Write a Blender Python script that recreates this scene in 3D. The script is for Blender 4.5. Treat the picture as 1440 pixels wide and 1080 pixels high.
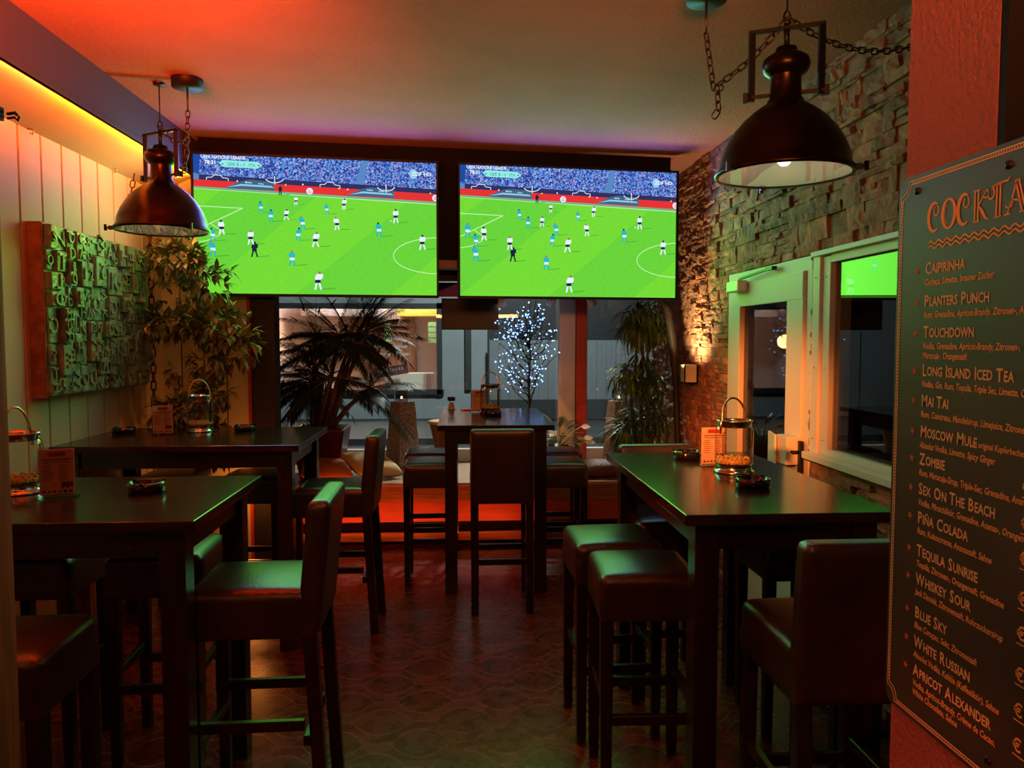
import bpy, bmesh, math, random
from mathutils import Vector, Matrix, Euler
PI = math.pi
rad = math.radians
for o in list(bpy.data.objects):
    bpy.data.objects.remove(o)
SC = bpy.context.scene
COL = SC.collection

# ------------------------------------------------------------------ camera
cd = bpy.data.cameras.new('camera')
cam = bpy.data.objects.new('camera', cd)
COL.objects.link(cam)
cd.sensor_width = 36.0
cd.lens = 36.0 * 1080 / 1440
cd.clip_start = 0.05
cd.clip_end = 200
cam.location = (0, 0, 1.64)
cam.rotation_euler = (rad(90 - 3.3), 0, rad(-3.7))
SC.camera = cam

# ------------------------------------------------------------------ world, view, lights
SC.view_settings.view_transform = 'Standard'
SC.view_settings.look = 'None'
SC.view_settings.exposure = 0.0
SC.view_settings.gamma = 1.0
SC.view_settings.use_curve_mapping = False
SC.cycles.use_denoising = True
SC.cycles.max_bounces = 8
SC.cycles.sample_clamp_indirect = 4.0
SC.cycles.caustics_reflective = False
SC.cycles.caustics_refractive = False
W = bpy.data.worlds.new('night')
SC.world = W
W.use_nodes = True
W.node_tree.nodes['Background'].inputs[0].default_value = (0.02, 0.03, 0.05, 1)
W.node_tree.nodes['Background'].inputs[1].default_value = 0.15


def light(name, kind, loc, power, color, size=0.1, sizey=None, target=None, spot=60, blend=0.5, spread=180):
    d = bpy.data.lights.new(name, kind)
    d.energy = power
    d.color = color
    o = bpy.data.objects.new(name, d)
    COL.objects.link(o)
    o.location = loc
    if kind == 'AREA':
        d.shape = 'RECTANGLE'
        d.size = size
        d.size_y = sizey or size
        d.spread = rad(spread)
    else:
        d.shadow_soft_size = size
    if kind == 'SPOT':
        d.spot_size = rad(spot)
        d.spot_blend = blend
    if target is not None:
        v = Vector(target) - Vector(loc)
        o.rotation_euler = v.to_track_quat('-Z', 'Y').to_euler()
    return o


# television geometry (both hang on one line, turned a little towards the room)
TVA = Vector((-1.765, 5.25))
TVB = Vector((1.575, 5.62))
TVW, TVH, TVBOT = 1.60, 0.915, 1.947
tvd = (TVB - TVA).normalized()
tvang = math.atan2(tvd.y, tvd.x)
tvn = Vector((tvd.y, -tvd.x))
TVS = [TVA, TVB - tvd * TVW]
GREEN = (0.17, 1.0, 0.07)
BLUE = (0.26, 0.21, 1.0)
for i, a in enumerate(TVS):
    c = a + tvd * (TVW / 2) + tvn * 0.05
    for nm, z, h, col, p in (('pitch', TVBOT + 0.36, 0.68, GREEN, 13), ('crowd', TVBOT + 0.80, 0.2, BLUE, 9.5)):
        l = light('television_glow_' + nm, 'AREA', (c.x, c.y, z), p, col, TVW - 0.06, h)
        l.data.spread = rad(165 if nm == 'pitch' else 180)
        l.rotation_euler = (rad(-85 if nm == 'pitch' else -90), 0, tvang)      # shines along -Y, out of the screen

# orange light strip tucked behind the lip of the left soffit, washing the soffit's underside and the planks
for (y0, y1, col, p) in ((0.9, 2.6, (1.0, 0.10, 0.035), 16), (2.6, 3.7, (1.0, 0.11, 0.018), 16), (3.7, 4.5, (1.0, 0.12, 0.006), 15),
                         (4.5, 5.45, (1.0, 0.22, 0.010), 15)):
    l = light('cove_strip_light', 'AREA', (-1.83, (y0 + y1) / 2, 2.760), p, col, 0.02, (y1 - y0))
    l.rotation_euler = (0, rad(118), 0)
# dim bar lamps; ceiling washes and floor, pier and board spots are added unseen fill
light('ceiling_fill_red', 'AREA', (-1.25, 1.75, 2.45), 62, (1.0, 0.075, 0.004), 0.4, 0.3, target=(-1.3, 2.6, 3.0), spread=75)  # added fill, reddens the ceiling on the left
light('ceiling_fill_orange', 'AREA', (0.3, -0.4, 2.2), 36, (1.0, 0.29, 0.07), 1.6, 0.3, target=(0.5, 2.0, 3.1), spread=75)  # added fill, warms the ceiling but not the stools below
light('floor_fill', 'SPOT', (-0.2, -0.3, 2.9), 52, (1.0, 0.27, 0.08), 0.06, target=(-0.3, 3.0, 0.0), spot=75, blend=0.8)  # added fill, reddens the floor
light('bar_lamp_red', 'POINT', (-1.6, 0.8, 1.7), 4, (1.0, 0.16, 0.03), 0.1)
light('bar_lamp_orange', 'POINT', (-0.3, -1.6, 2.3), 5, (1.0, 0.42, 0.16), 0.2)
light('board_fill', 'SPOT', (-0.35, -0.2, 2.6), 16, (1.0, 0.45, 0.24), 0.05, target=(0.95, 1.1, 1.75), spot=44, blend=0.7)  # added fill, brightens the menu board
light('pier_fill', 'SPOT', (-0.2, 0.1, 0.9), 40, (1.0, 0.12, 0.04), 0.05, target=(0.95, 1.36, 0.68), spot=24, blend=0.6)  # added fill, reddens the lower pier
# unseen fill added before the window bench, washing its red front
l = light('bench_front_fill', 'AREA', (-0.45, 5.90, 0.14), 3.6, (1.0, 0.15, 0.03), 1.9, 0.03)
l.rotation_euler = (rad(135), 0, 0)
# orange lamp in the left corner; fills added for planks, window post and glazed door
light('corner_fill_high', 'POINT', (-1.72, 4.85, 2.40), 5, (1.0, 0.50, 0.12), 0.05)  # added fill, turns planks and ficus golden
light('corner_lamp', 'POINT', (-1.45, 5.28, 0.60), 5, (1.0, 0.30, 0.05), 0.06)
light('window_post_fill', 'SPOT', (-1.36, 5.44, 1.55), 130, (1.0, 0.30, 0.07), 0.05, target=(0.97, 7.0, 0.95), spot=22, blend=0.7)  # added fill, colours the window post orange
light('door_fill_orange', 'SPOT', (-0.5, 0.4, 2.1), 1900, (1.0, 0.23, 0.04), 0.06, target=(1.8, 4.62, 1.12), spot=17, blend=1.0)  # added fill, colours the glazed door orange
# wall lamp beam, window spots with an added cushion beam, street light
light('wall_lamp_beam', 'SPOT', (1.54, 5.72, 1.45), 60, (1.0, 0.74, 0.36), 0.03, target=(1.82, 5.70, 1.9), spot=125, blend=1.0)
light('window_spot_and_fill', 'SPOT', (0.35, 6.62, 1.90), 28, (1.0, 0.78, 0.55), 0.03, target=(0.2, 6.3, 0.5), spot=75, blend=0.6)
light('window_spot_and_fill', 'SPOT', (1.13, 6.62, 1.90), 22, (1.0, 0.78, 0.55), 0.03, target=(1.15, 6.35, 0.5), spot=70, blend=0.6)
light('window_spot_and_fill', 'SPOT', (-0.35, 6.45, 1.93), 14, (1.0, 0.7, 0.42), 0.03, target=(-0.66, 6.25, 0.5), spot=30, blend=0.6)  # added beam without a fixture, brightens the yellow cushion
light('street_lamp', 'POINT', (1.5, 10.5, 5.5), 1900, (0.95, 1.0, 0.95), 0.3)


# ------------------------------------------------------------------ materials
class NT:
    def __init__(s, m):
        s.t = m.node_tree

    def n(s, kind, **k):
        x = s.t.nodes.new(kind)
        for a, b in k.items():
            setattr(x, a, b)
        return x

    def l(s, a, b):
        s.t.links.new(a, b)

    def m(s, op, a, b=None, c=None):
        x = s.n('ShaderNodeMath', operation=op)
        for i, v in enumerate((a, b, c)):
            if v is None:
                continue
            if isinstance(v, (int, float)):
                x.inputs[i].default_value = v
            else:
                s.l(v, x.inputs[i])
        return x.outputs[0]


def mat(name, col, rough=0.5, metal=0.0, var=0.0, vscale=8.0, bump=0.0, bscale=40.0, coat=0.0, spec=0.5, stretch=None, island=0.0,
        detail=4.0, col2=None):
    m = bpy.data.materials.new(name)
    m.use_nodes = True
    t = NT(m)
    b = m.node_tree.nodes['Principled BSDF']
    b.inputs['Base Color'].default_value = (*col, 1)
    b.inputs['Roughness'].default_value = rough
    b.inputs['Metallic'].default_value = metal
    b.inputs['Specular IOR Level'].default_value = spec
    b.inputs['Coat Weight'].default_value = coat
    b.inputs['Coat Roughness'].default_value = 0.08
    co = t.n('ShaderNodeTexCoord').outputs['Object']
    if stretch:
        mp = t.n('ShaderNodeMapping')
        mp.inputs['Scale'].default_value = stretch
        t.l(co, mp.inputs[0])
        co = mp.outputs[0]
    if var or col2:
        nz = t.n('ShaderNodeTexNoise')
        nz.inputs['Scale'].default_value = vscale
        nz.inputs['Detail'].default_value = detail
        t.l(co, nz.inputs['Vector'])
        r = t.n('ShaderNodeValToRGB')
        r.color_ramp.elements[0].position = 0.35
        r.color_ramp.elements[1].position = 0.68
        c0 = [max(0, c * (1 - var)) for c in col]
        c1 = list(col2) if col2 else [min(1, c * (1 + var)) for c in col]
        r.color_ramp.elements[0].color = (*c0, 1)
        r.color_ramp.elements[1].color = (*c1, 1)
        t.l(nz.outputs[0], r.inputs[0])
        out = r.outputs[0]
        if island:
            g = t.n('ShaderNodeNewGeometry')
            hs = t.n('ShaderNodeHueSaturation')
            v = t.m('MULTIPLY_ADD', g.outputs['Random Per Island'], 2 * island, 1 - island)
            t.l(v, hs.inputs['Value'])
            t.l(out, hs.inputs['Color'])
            out = hs.outputs[0]
        t.l(out, b.inputs['Base Color'])
    if bump:
        nb = t.n('ShaderNodeTexNoise')
        nb.inputs['Scale'].default_value = bscale
        nb.inputs['Detail'].default_value = detail
        t.l(co, nb.inputs['Vector'])
        bp = t.n('ShaderNodeBump')
        bp.inputs['Strength'].default_value = bump
        bp.inputs['Distance'].default_value = 0.02
        t.l(nb.outputs[0], bp.inputs['Height'])
        t.l(bp.outputs[0], b.inputs['Normal'])
    return m


def emit(name, col, strength=1.0):
    m = bpy.data.materials.new(name)
    m.use_nodes = True
    t = NT(m)
    t.t.nodes.remove(t.t.nodes['Principled BSDF'])
    e = t.n('ShaderNodeEmission')
    e.inputs[0].default_value = (*col, 1)
    e.inputs[1].default_value = strength
    t.l(e.outputs[0], t.t.nodes['Material Output'].inputs[0])
    return m


def glass(name, tint=(1, 1, 1), refl=1.0, rough=0.0, ior=1.5):
    """thin clear pane: see-through with a mirror share that follows the viewing angle"""
    m = bpy.data.materials.new(name)
    m.use_nodes = True
    t = NT(m)
    t.t.nodes.remove(t.t.nodes['Principled BSDF'])
    g = t.n('ShaderNodeNewGeometry')
    dp = t.n('ShaderNodeVectorMath', operation='DOT_PRODUCT')
    t.l(g.outputs['Normal'], dp.inputs[0])
    t.l(g.outputs['Incoming'], dp.inputs[1])
    k = t.m('SUBTRACT', 1.0, t.m('ABSOLUTE', dp.outputs['Value']))
    f = t.m('MINIMUM', t.m('MULTIPLY', t.m('MULTIPLY_ADD', t.m('POWER', k, 4.0), 0.95, 0.045), refl), 0.95)
    tr = t.n('ShaderNodeBsdfTransparent')
    tr.inputs[0].default_value = (*tint, 1)
    gl = t.n('ShaderNodeBsdfGlossy')
    gl.inputs['Roughness'].default_value = rough
    mx = t.n('ShaderNodeMixShader')
    t.l(f, mx.inputs[0])
    t.l(tr.outputs[0], mx.inputs[1])
    t.l(gl.outputs[0], mx.inputs[2])
    t.l(mx.outputs[0], t.t.nodes['Material Output'].inputs[0])
    return m


M = {}
M['ceil'] = mat('ceiling_plaster', (0.40, 0.145, 0.095), 0.9, var=0.06, vscale=3, bump=0.55, bscale=55, detail=6)
M['soffit'] = mat('soffit_paint', (0.075, 0.05, 0.055), 0.7, bump=0.05)
M['plank'] = mat('white_painted_planks', (0.58, 0.49, 0.32), 0.55, var=0.05, vscale=3, stretch=(1, 1, 0.1), bump=0.04, bscale=20)
M['wood'] = mat('dark_table_wood', (0.024, 0.011, 0.007), 0.17, var=0.35, vscale=5, stretch=(1, 8, 8), spec=0.35)
M['leg'] = mat('dark_leg_wood', (0.018, 0.009, 0.006), 0.26, var=0.3, vscale=6, stretch=(6, 6, 1))
M['leather'] = mat('dark_brown_leather', (0.030, 0.014, 0.010), 0.30, var=0.2, vscale=14, spec=0.85, bump=0.12, bscale=170, detail=3)
M['stone'] = mat('ledge_stone', (0.36, 0.25, 0.175), 0.85, var=0.35, vscale=9, bump=0.8, bscale=28, island=0.22, detail=8)
def recolour_by_stone(m, cols):
    t = NT(m)
    b = m.node_tree.nodes['Principled BSDF']
    old = b.inputs['Base Color'].links[0].from_socket
    g = t.n('ShaderNodeNewGeometry')
    r = t.n('ShaderNodeValToRGB')
    r.color_ramp.interpolation = 'CONSTANT'
    while len(r.color_ramp.elements) < len(cols):
        r.color_ramp.elements.new(0.5)
    for i, c in enumerate(cols):
        r.color_ramp.elements[i].position = i / len(cols)
        r.color_ramp.elements[i].color = (*c, 1)
    k = t.m('FRACT', t.m('MULTIPLY', g.outputs['Random Per Island'], 7.3))
    t.l(k, r.inputs[0])
    mx = t.n('ShaderNodeMix', data_type='RGBA', blend_type='MULTIPLY')
    mx.inputs[0].default_value = 1.0
    t.l(old, mx.inputs[6])
    t.l(r.outputs[0], mx.inputs[7])
    t.l(mx.outputs[2], b.inputs['Base Color'])


recolour_by_stone(M['stone'], [(0.95, 0.68, 0.50), (0.80, 0.50, 0.34), (0.75, 0.56, 0.45), (0.95, 0.60, 0.42), (0.72, 0.50, 0.38), (0.85, 0.62, 0.46)])
M['mortar'] = mat('stone_backing', (0.015, 0.012, 0.010), 0.95)
M['redwall'] = mat('red_stucco', (0.33, 0.08, 0.065), 0.85, bump=0.7, bscale=75, detail=5)
M['black'] = mat('matte_black', (0.005, 0.003, 0.003), 0.7, spec=0.15)
M['blackmetal'] = mat('black_iron', (0.02, 0.017, 0.015), 0.38, metal=0.7)
M['bronze'] = mat('aged_bronze', (0.022, 0.010, 0.007), 0.3, metal=0.8, var=0.3, vscale=6)
M['shadein'] = mat('cream_enamel', (0.55, 0.48, 0.36), 0.5, var=0.12, vscale=9)
M['chain'] = mat('dark_chain_steel', (0.10, 0.06, 0.045), 0.35, metal=0.9)
M['white'] = mat('white_paint', (0.62, 0.58, 0.50), 0.5)
M['post'] = mat('old_post_wood', (0.22, 0.10, 0.02), 0.65, var=0.45, vscale=4, stretch=(9, 9, 0.7), bump=0.15, bscale=12)
M['darkpost'] = mat('dark_brown_post', (0.016, 0.010, 0.007), 0.6, var=0.3, vscale=5, stretch=(8, 8, 1))
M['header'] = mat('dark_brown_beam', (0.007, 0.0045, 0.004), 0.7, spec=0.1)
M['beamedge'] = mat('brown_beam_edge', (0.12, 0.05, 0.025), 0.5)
M['redpost'] = mat('red_mullion', (0.40, 0.03, 0.015), 0.45)
M['benchred'] = mat('red_bench_panel', (0.55, 0.09, 0.03), 0.5, var=0.15, vscale=3, stretch=(1, 1, 12))
M['benchwood'] = mat('bench_wood', (0.36, 0.15, 0.06), 0.4, var=0.3, vscale=4, stretch=(1, 10, 10))
M['benchtop'] = mat('bench_top_wood', (0.42, 0.27, 0.16), 0.4, var=0.3, vscale=4, stretch=(1, 10, 10))
M['cushy'] = mat('yellow_cushion_cloth', (0.62, 0.45, 0.19), 0.85, bump=0.2, bscale=120)
M['cusho'] = mat('orange_cushion_cloth', (0.60, 0.20, 0.05), 0.85, bump=0.2, bscale=120)
M['granite'] = mat('rough_granite', (0.26, 0.23, 0.20), 0.9, var=0.5, vscale=60, bump=0.9, bscale=35, detail=8)
M['potred'] = mat('dark_red_glaze', (0.10, 0.012, 0.012), 0.25)
M['potbrown'] = mat('brown_wicker_pot', (0.12, 0.06, 0.03), 0.7, bump=0.4, bscale=60)
M['soil'] = mat('potting_soil', (0.03, 0.02, 0.012), 0.95, bump=0.5)
M['palm'] = mat('palm_leaf', (0.026, 0.046, 0.016), 0.5, var=0.4, vscale=6)
M['stem'] = mat('brown_stem', (0.13, 0.075, 0.04), 0.8, var=0.4, vscale=20)
M['ficus'] = mat('ficus_leaf', (0.21, 0.19, 0.065), 0.5, var=0.45, vscale=14)
M['bamboo'] = mat('bamboo_leaf', (0.09, 0.18, 0.045), 0.5, var=0.5, vscale=10)
M['lily'] = mat('lily_leaf', (0.14, 0.22, 0.07), 0.4, var=0.4, vscale=12)
M['spathe'] = mat('white_spathe', (0.75, 0.72, 0.6), 0.5)
M['jar'] = glass('jar_glass', (0.96, 0.95, 0.93), 1.3)
M['cup'] = glass('cup_glass', (0.72, 0.70, 0.70), 2.5)
M['acrylic'] = glass('clear_acrylic', (0.93, 0.93, 0.93), 1.2)
M['pane'] = glass('window_glass', (0.92, 0.95, 0.95), 0.8)
M['doorpane'] = glass('dark_door_glass', (0.45, 0.45, 0.45), 0.9)
M['sidepane'] = glass('side_window_glass', (0.5, 0.48, 0.45), 1.6)
M['steel'] = mat('polished_steel', (0.62, 0.60, 0.57), 0.15, metal=1.0)
M['copper'] = mat('copper_handle', (0.70, 0.42, 0.28), 0.2, metal=1.0)
M['gran'] = mat('yellow_granules', (0.75, 0.48, 0.12), 0.7, var=0.4, vscale=90, bump=1.0, bscale=120)
M['ash'] = mat('black_glass', (0.008, 0.007, 0.007), 0.06, coat=0.5)
M['card'] = mat('menu_card_paper', (0.80, 0.48, 0.33), 0.6)
M['cardred'] = mat('menu_red_print', (0.45, 0.02, 0.02), 0.6)
M['cardink'] = mat('menu_dark_print', (0.10, 0.03, 0.02), 0.6)
M['board'] = mat('chalkboard_slate', (0.045, 0.040, 0.034), 0.5, var=0.2, vscale=3, spec=0.35)
M['chalkw'] = mat('chalk_lettering', (0.85, 0.55, 0.30), 0.8)
M['chalko'] = mat('orange_chalk', (0.90, 0.42, 0.14), 0.8)
M['chalkr'] = mat('red_chalk', (0.55, 0.10, 0.05), 0.8)
M['relief'] = mat('relief_metal', (0.26, 0.34, 0.22), 0.34, metal=0.4, var=0.4, vscale=11, bump=0.5, bscale=38, detail=7)
M['reliefedge'] = mat('relief_canvas_edge', (0.34, 0.15, 0.07), 0.7, var=0.4, vscale=14, bump=0.3)
M['tvcase'] = mat('television_case', (0.008, 0.008, 0.009), 0.5, spec=0.2)
M['monitor'] = mat('monitor_back', (0.005, 0.004, 0.004), 0.5)
M['facade'] = mat('grey_facade_panel', (0.24, 0.29, 0.31), 0.7, var=0.08, vscale=1.0)
M['facadedark'] = mat('dark_window_frame', (0.025, 0.03, 0.035), 0.5)
M['asphalt'] = mat('wet_asphalt', (0.035, 0.042, 0.045), 0.55, var=0.2, vscale=2)
M['pink'] = mat('pink_banner', (0.45, 0.10, 0.30), 0.7)
M['closer'] = mat('door_closer_metal', (0.55, 0.55, 0.52), 0.35, metal=0.4)
M['rawwood'] = mat('drum_wood', (0.16, 0.08, 0.035), 0.5, var=0.3, vscale=8, stretch=(6, 6, 1))
M['drumskin'] = mat('tan_drum_top', (0.62, 0.42, 0.22), 0.6)
M['fencemetal'] = mat('corrugated_metal', (0.15, 0.18, 0.20), 0.5)
M['bulb'] = emit('bulb_glow', (1.0, 0.86, 0.66), 4)
M['spotglow'] = emit('spot_glow', (1.0, 0.9, 0.8), 8)
M['flame'] = emit('candle_flame', (1.0, 0.55, 0.25), 6)
M['wax'] = mat('tealight_wax', (0.8, 0.6, 0.5), 0.6)
M['led'] = emit('cool_white_led', (0.24, 0.46, 1.0), 4.5)
M['ledstrip'] = emit('orange_led_strip', (1.0, 0.33, 0.012), 1.5)
M['sconceglow'] = emit('lamp_mouth_glow', (1.0, 0.8, 0.45), 4)
M['chrome'] = M['steel']


def floor_material():
    m = mat('dark_patterned_vinyl', (0.05, 0.02, 0.01), 0.3)
    t = NT(m)
    b = m.node_tree.nodes['Principled BSDF']
    co = t.n('ShaderNodeTexCoord').outputs['Object']
    sp = t.n('ShaderNodeSeparateXYZ')
    t.l(co, sp.inputs[0])
    px, py, a, bb = 0.35, 0.36, 0.125, 0.11
    ds = []
    for ox, oy in ((0, 0), (px / 2, py / 2)):
        x = t.m('SUBTRACT', t.m('MULTIPLY', t.m('FRACT', t.m('DIVIDE', t.m('ADD', sp.outputs[0], ox + 10 * px), px)), px), px / 2)
        y = t.m('SUBTRACT', t.m('MULTIPLY', t.m('FRACT', t.m('DIVIDE', t.m('ADD', sp.outputs[1], oy + 10 * py), py)), py), py / 2)
        ax = t.m('ABSOLUTE', x)
        ay = t.m('ABSOLUTE', y)
        q = t.m('DIVIDE', ax, a)
        d = t.m('SUBTRACT', t.m('ADD', t.m('DIVIDE', ay, bb), t.m('MULTIPLY', q, q)), 1.0)
        line = t.m('LESS_THAN', t.m('ABSOLUTE', d), 0.06)
        join = t.m('MULTIPLY', t.m('LESS_THAN', ay, 0.0045), t.m('GREATER_THAN', ax, a))
        ds.append((t.m('MAXIMUM', line, join), t.m('LESS_THAN', d, 0.0)))
    line = t.m('MAXIMUM', ds[0][0], ds[1][0])
    inside = t.m('MAXIMUM', ds[0][1], ds[1][1])
    nz = t.n('ShaderNodeTexNoise')
    nz.inputs['Scale'].default_value = 13
    nz.inputs['Detail'].default_value = 7
    t.l(co, nz.inputs['Vector'])
    r = t.n('ShaderNodeValToRGB')
    r.color_ramp.elements[0].position = 0.3
    r.color_ramp.elements[1].position = 0.75
    r.color_ramp.elements[0].color = (0.090, 0.012, 0.004, 1)
    r.color_ramp.elements[1].color = (0.165, 0.022, 0.007, 1)
    t.l(nz.outputs[0], r.inputs[0])
    mx = t.n('ShaderNodeMix', data_type='RGBA')
    mx.inputs[7].default_value = (0.055, 0.011, 0.005, 1)
    t.l(r.outputs[0], mx.inputs[6])
    t.l(t.m('MULTIPLY', inside, 0.3), mx.inputs[0])
    mx2 = t.n('ShaderNodeMix', data_type='RGBA')
    t.l(mx.outputs[2], mx2.inputs[6])
    mx2.inputs[7].default_value = (0.26, 0.11, 0.07, 1)
    t.l(t.m('MULTIPLY', line, 0.6), mx2.inputs[0])
    t.l(mx2.outputs[2], b.inputs['Base Color'])
    h = t.m('SUBTRACT', t.m('MULTIPLY', nz.outputs[0], 0.10), line)
    bp = t.n('ShaderNodeBump')
    bp.inputs['Strength'].default_value = 0.6
    bp.inputs['Distance'].default_value = 0.003
    t.l(h, bp.inputs['Height'])
    t.l(bp.outputs[0], b.inputs['Normal'])
    t.l(t.m('MULTIPLY_ADD', nz.outputs[0], 0.15, 0.20), b.inputs['Roughness'])
    return m


M['floor'] = floor_material()
M['floor'].node_tree.nodes['Principled BSDF'].inputs['Specular IOR Level'].default_value = 0.35


# ------------------------------------------------------------------ mesh builder
class MB:
    def __init__(s):
        s.bm = bmesh.new()

    def _mark(s):
        return len(s.bm.faces)

    def _set(s, k, mi, smooth):
        s.bm.faces.ensure_lookup_table()
        for f in s.bm.faces[k:]:
            f.material_index = mi
            f.smooth = smooth

    def box(s, c, d, rz=0.0, mi=0, bevel=0.0, seg=2, taper=1.0, rot=None, smooth=None):
        k = s._mark()
        R = (rot.to_matrix() if rot else Euler((0, 0, rz)).to_matrix()).to_4x4()
        b2 = bmesh.new()
        bmesh.ops.create_cube(b2, size=1.0)
        for v in b2.verts:
            f = taper if v.co.z < 0 else 1.0
            v.co = Vector((v.co.x * d[0] * f, v.co.y * d[1] * f, v.co.z * d[2]))
        if bevel:
            bmesh.ops.bevel(b2, geom=list(b2.edges), offset=bevel, segments=seg, affect='EDGES', profile=0.5)
        T = Matrix.Translation(Vector(c)) @ R
        s.merge(b2, T)
        s._set(k, mi, bool(smooth))
        return s

    def merge(s, b2, T=None):
        if T is not None:
            bmesh.ops.transform(b2, matrix=T, verts=b2.verts)
        vm = {}
        for v in b2.verts:
            vm[v] = s.bm.verts.new(v.co)
        for f in b2.faces:
            try:
                nf = s.bm.faces.new([vm[v] for v in f.verts])
                nf.material_index = f.material_index
                nf.smooth = f.smooth
            except ValueError:
                pass
        b2.free()

    def bar(s, p0, p1, w, h=None, mi=0, bevel=0.0):
        p0, p1 = Vector(p0), Vector(p1)
        v = p1 - p0
        q = v.to_track_quat('Z', 'Y') if abs(v.normalized().z) > 0.99 else v.to_track_quat('Z', 'Y')
        return s.box((p0 + p1) / 2, (w, h or w, v.length), rot=q.to_euler(), mi=mi, bevel=bevel)

    def lathe(s, prof, c=(0, 0, 0), n=32, mi=0, T=None, cap0=False, cap1=False, smooth=True):
        k = s._mark()
        rings = []
        for r, z in prof:
            ring = []
            for i in range(n):
                a = 2 * PI * i / n
                p = Vector((r * math.cos(a), r * math.sin(a), z))
                p = (T @ p) if T is not None else p
                ring.append(s.bm.verts.new(p + Vector(c)))
            rings.append(ring)
        for a, b in zip(rings[:-1], rings[1:]):
            for i in range(n):
                j = (i + 1) % n
                s.bm.faces.new((a[i], a[j], b[j], b[i]))
        if cap0:
            s.bm.faces.new(list(reversed(rings[0])))
        if cap1:
            s.bm.faces.new(rings[-1])
        s._set(k, mi, smooth)
        return s

    def tube(s, pts, r, n=8, mi=0, closed=False, cap=True):
        k = s._mark()
        pts = [Vector(p) for p in pts]
        N = len(pts)
        rr = r if isinstance(r, (list, tuple)) else [r] * N
        rings = []
        up = None
        for i, p in enumerate(pts):
            if closed:
                d = pts[(i + 1) % N] - pts[i - 1]
            else:
                d = pts[min(i + 1, N - 1)] - pts[max(i - 1, 0)]
            d.normalize()
            if up is None:
                up = d.orthogonal().normalized()
            else:
                up = (up - d * up.dot(d))
                if up.length < 1e-5:
                    up = d.orthogonal()
                up.normalize()
            w = d.cross(up)
            rings.append([s.bm.verts.new(p + (up * math.cos(2 * PI * j / n) + w * math.sin(2 * PI * j / n)) * rr[i]) for j in range(n)])
        pairs = list(zip(rings[:-1], rings[1:]))
        if closed:
            pairs.append((rings[-1], rings[0]))
        for a, b in pairs:
            for j in range(n):
                q = (j + 1) % n
                s.bm.faces.new((a[j], a[q], b[q], b[j]))
        if cap and not closed:
            s.bm.faces.new(list(reversed(rings[0])))
            s.bm.faces.new(rings[-1])
        s._set(k, mi, True)
        return s

    def poly(s, pts, mi=0, smooth=False):
        vs = [s.bm.verts.new(Vector(p)) for p in pts]
        try:
            f = s.bm.faces.new(vs)
            f.material_index = mi
            f.smooth = smooth
        except ValueError:
            pass
        return s

    def prism(s, pts, t, mi=0):
        """extrude a polygon of 3D points by vector t"""
        k = s._mark()
        t = Vector(t)
        a = [s.bm.verts.new(Vector(p)) for p in pts]
        b = [s.bm.verts.new(Vector(p) + t) for p in pts]
        n = len(a)
        s.bm.faces.new(list(reversed(a)))
        s.bm.faces.new(b)
        for i in range(n):
            j = (i + 1) % n
            s.bm.faces.new((a[i], a[j], b[j], b[i]))
        s._set(k, mi, False)
        return s

    def sphere(s, c, r, sx=1, sy=1, sz=1, n=16, mi=0):
        prof = []
        for i in range(1, n // 2):
            a = PI * i / (n // 2)
            prof.append((r * math.sin(a), -r * math.cos(a) * sz))
        T = Matrix.Diagonal((sx, sy, 1))
        return s.lathe(prof, c, n, mi, T=T, cap0=True, cap1=True)

    def text(s, string, size, T, mi=0, depth=0.0, bold=0.0, spacing=1.0, align='LEFT', sx=1.0, shear=0.0):
        cu = bpy.data.curves.new('lettering', 'FONT')
        cu.body = string
        cu.size = size
        cu.extrude = depth
        cu.offset = bold
        cu.space_character = spacing
        cu.align_x = align
        cu.shear = shear
        cu.resolution_u = 2
        ob = bpy.data.objects.new('lettering', cu)
        COL.objects.link(ob)
        dg = bpy.context.evaluated_depsgraph_get()
        me = bpy.data.meshes.new_from_object(ob.evaluated_get(dg), depsgraph=dg)
        b2 = bmesh.new()
        b2.from_mesh(me)
        for f in b2.faces:
            f.material_index = mi
            f.smooth = False
        s.merge(b2, T @ Matrix.Diagonal((sx, 1, 1, 1)))
        w = max((v.co.x for v in me.vertices), default=0) * sx
        bpy.data.objects.remove(ob)
        bpy.data.curves.remove(cu)
        bpy.data.meshes.remove(me)
        return w

    def build(s, name, mats, parent=None, loc=None, normals=True):
        me = bpy.data.meshes.new(name)
        if normals:
            bmesh.ops.recalc_face_normals(s.bm, faces=s.bm.faces)
        s.bm.to_mesh(me)
        s.bm.free()
        if not isinstance(mats, (list, tuple)):
            mats = [mats]
        for m in mats:
            me.materials.append(M[m] if isinstance(m, str) else m)
        o = bpy.data.objects.new(name, me)
        COL.objects.link(o)
        if parent:
            o.parent = parent
        if loc is not None:
            o.location = loc
        return o


def tag(o, label, cat, group=None):
    o['label'] = label
    o['category'] = cat
    if group:
        o['group'] = group
    return o


def thing(name, label, cat, loc=(0, 0, 0), rz=0.0, group=None):
    o = bpy.data.objects.new(name, None)
    o.empty_display_size = 0.1
    COL.objects.link(o)
    o.location = loc
    o.rotation_euler = (0, 0, rz)
    return tag(o, label, cat, group)


def dup(root, loc, rz, label, group=None):
    r = root.copy()
    COL.objects.link(r)
    r.location = loc
    r.rotation_euler = (0, 0, rz)
    r['label'] = label
    if group:
        r['group'] = group

    def rec(src, dst):
        for ch in list(src.children):
            c = ch.copy()
            COL.objects.link(c)
            c.parent = dst
            rec(ch, c)
    rec(root, r)
    return r


def struct(o):
    o['kind'] = 'structure'
    return o


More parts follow.
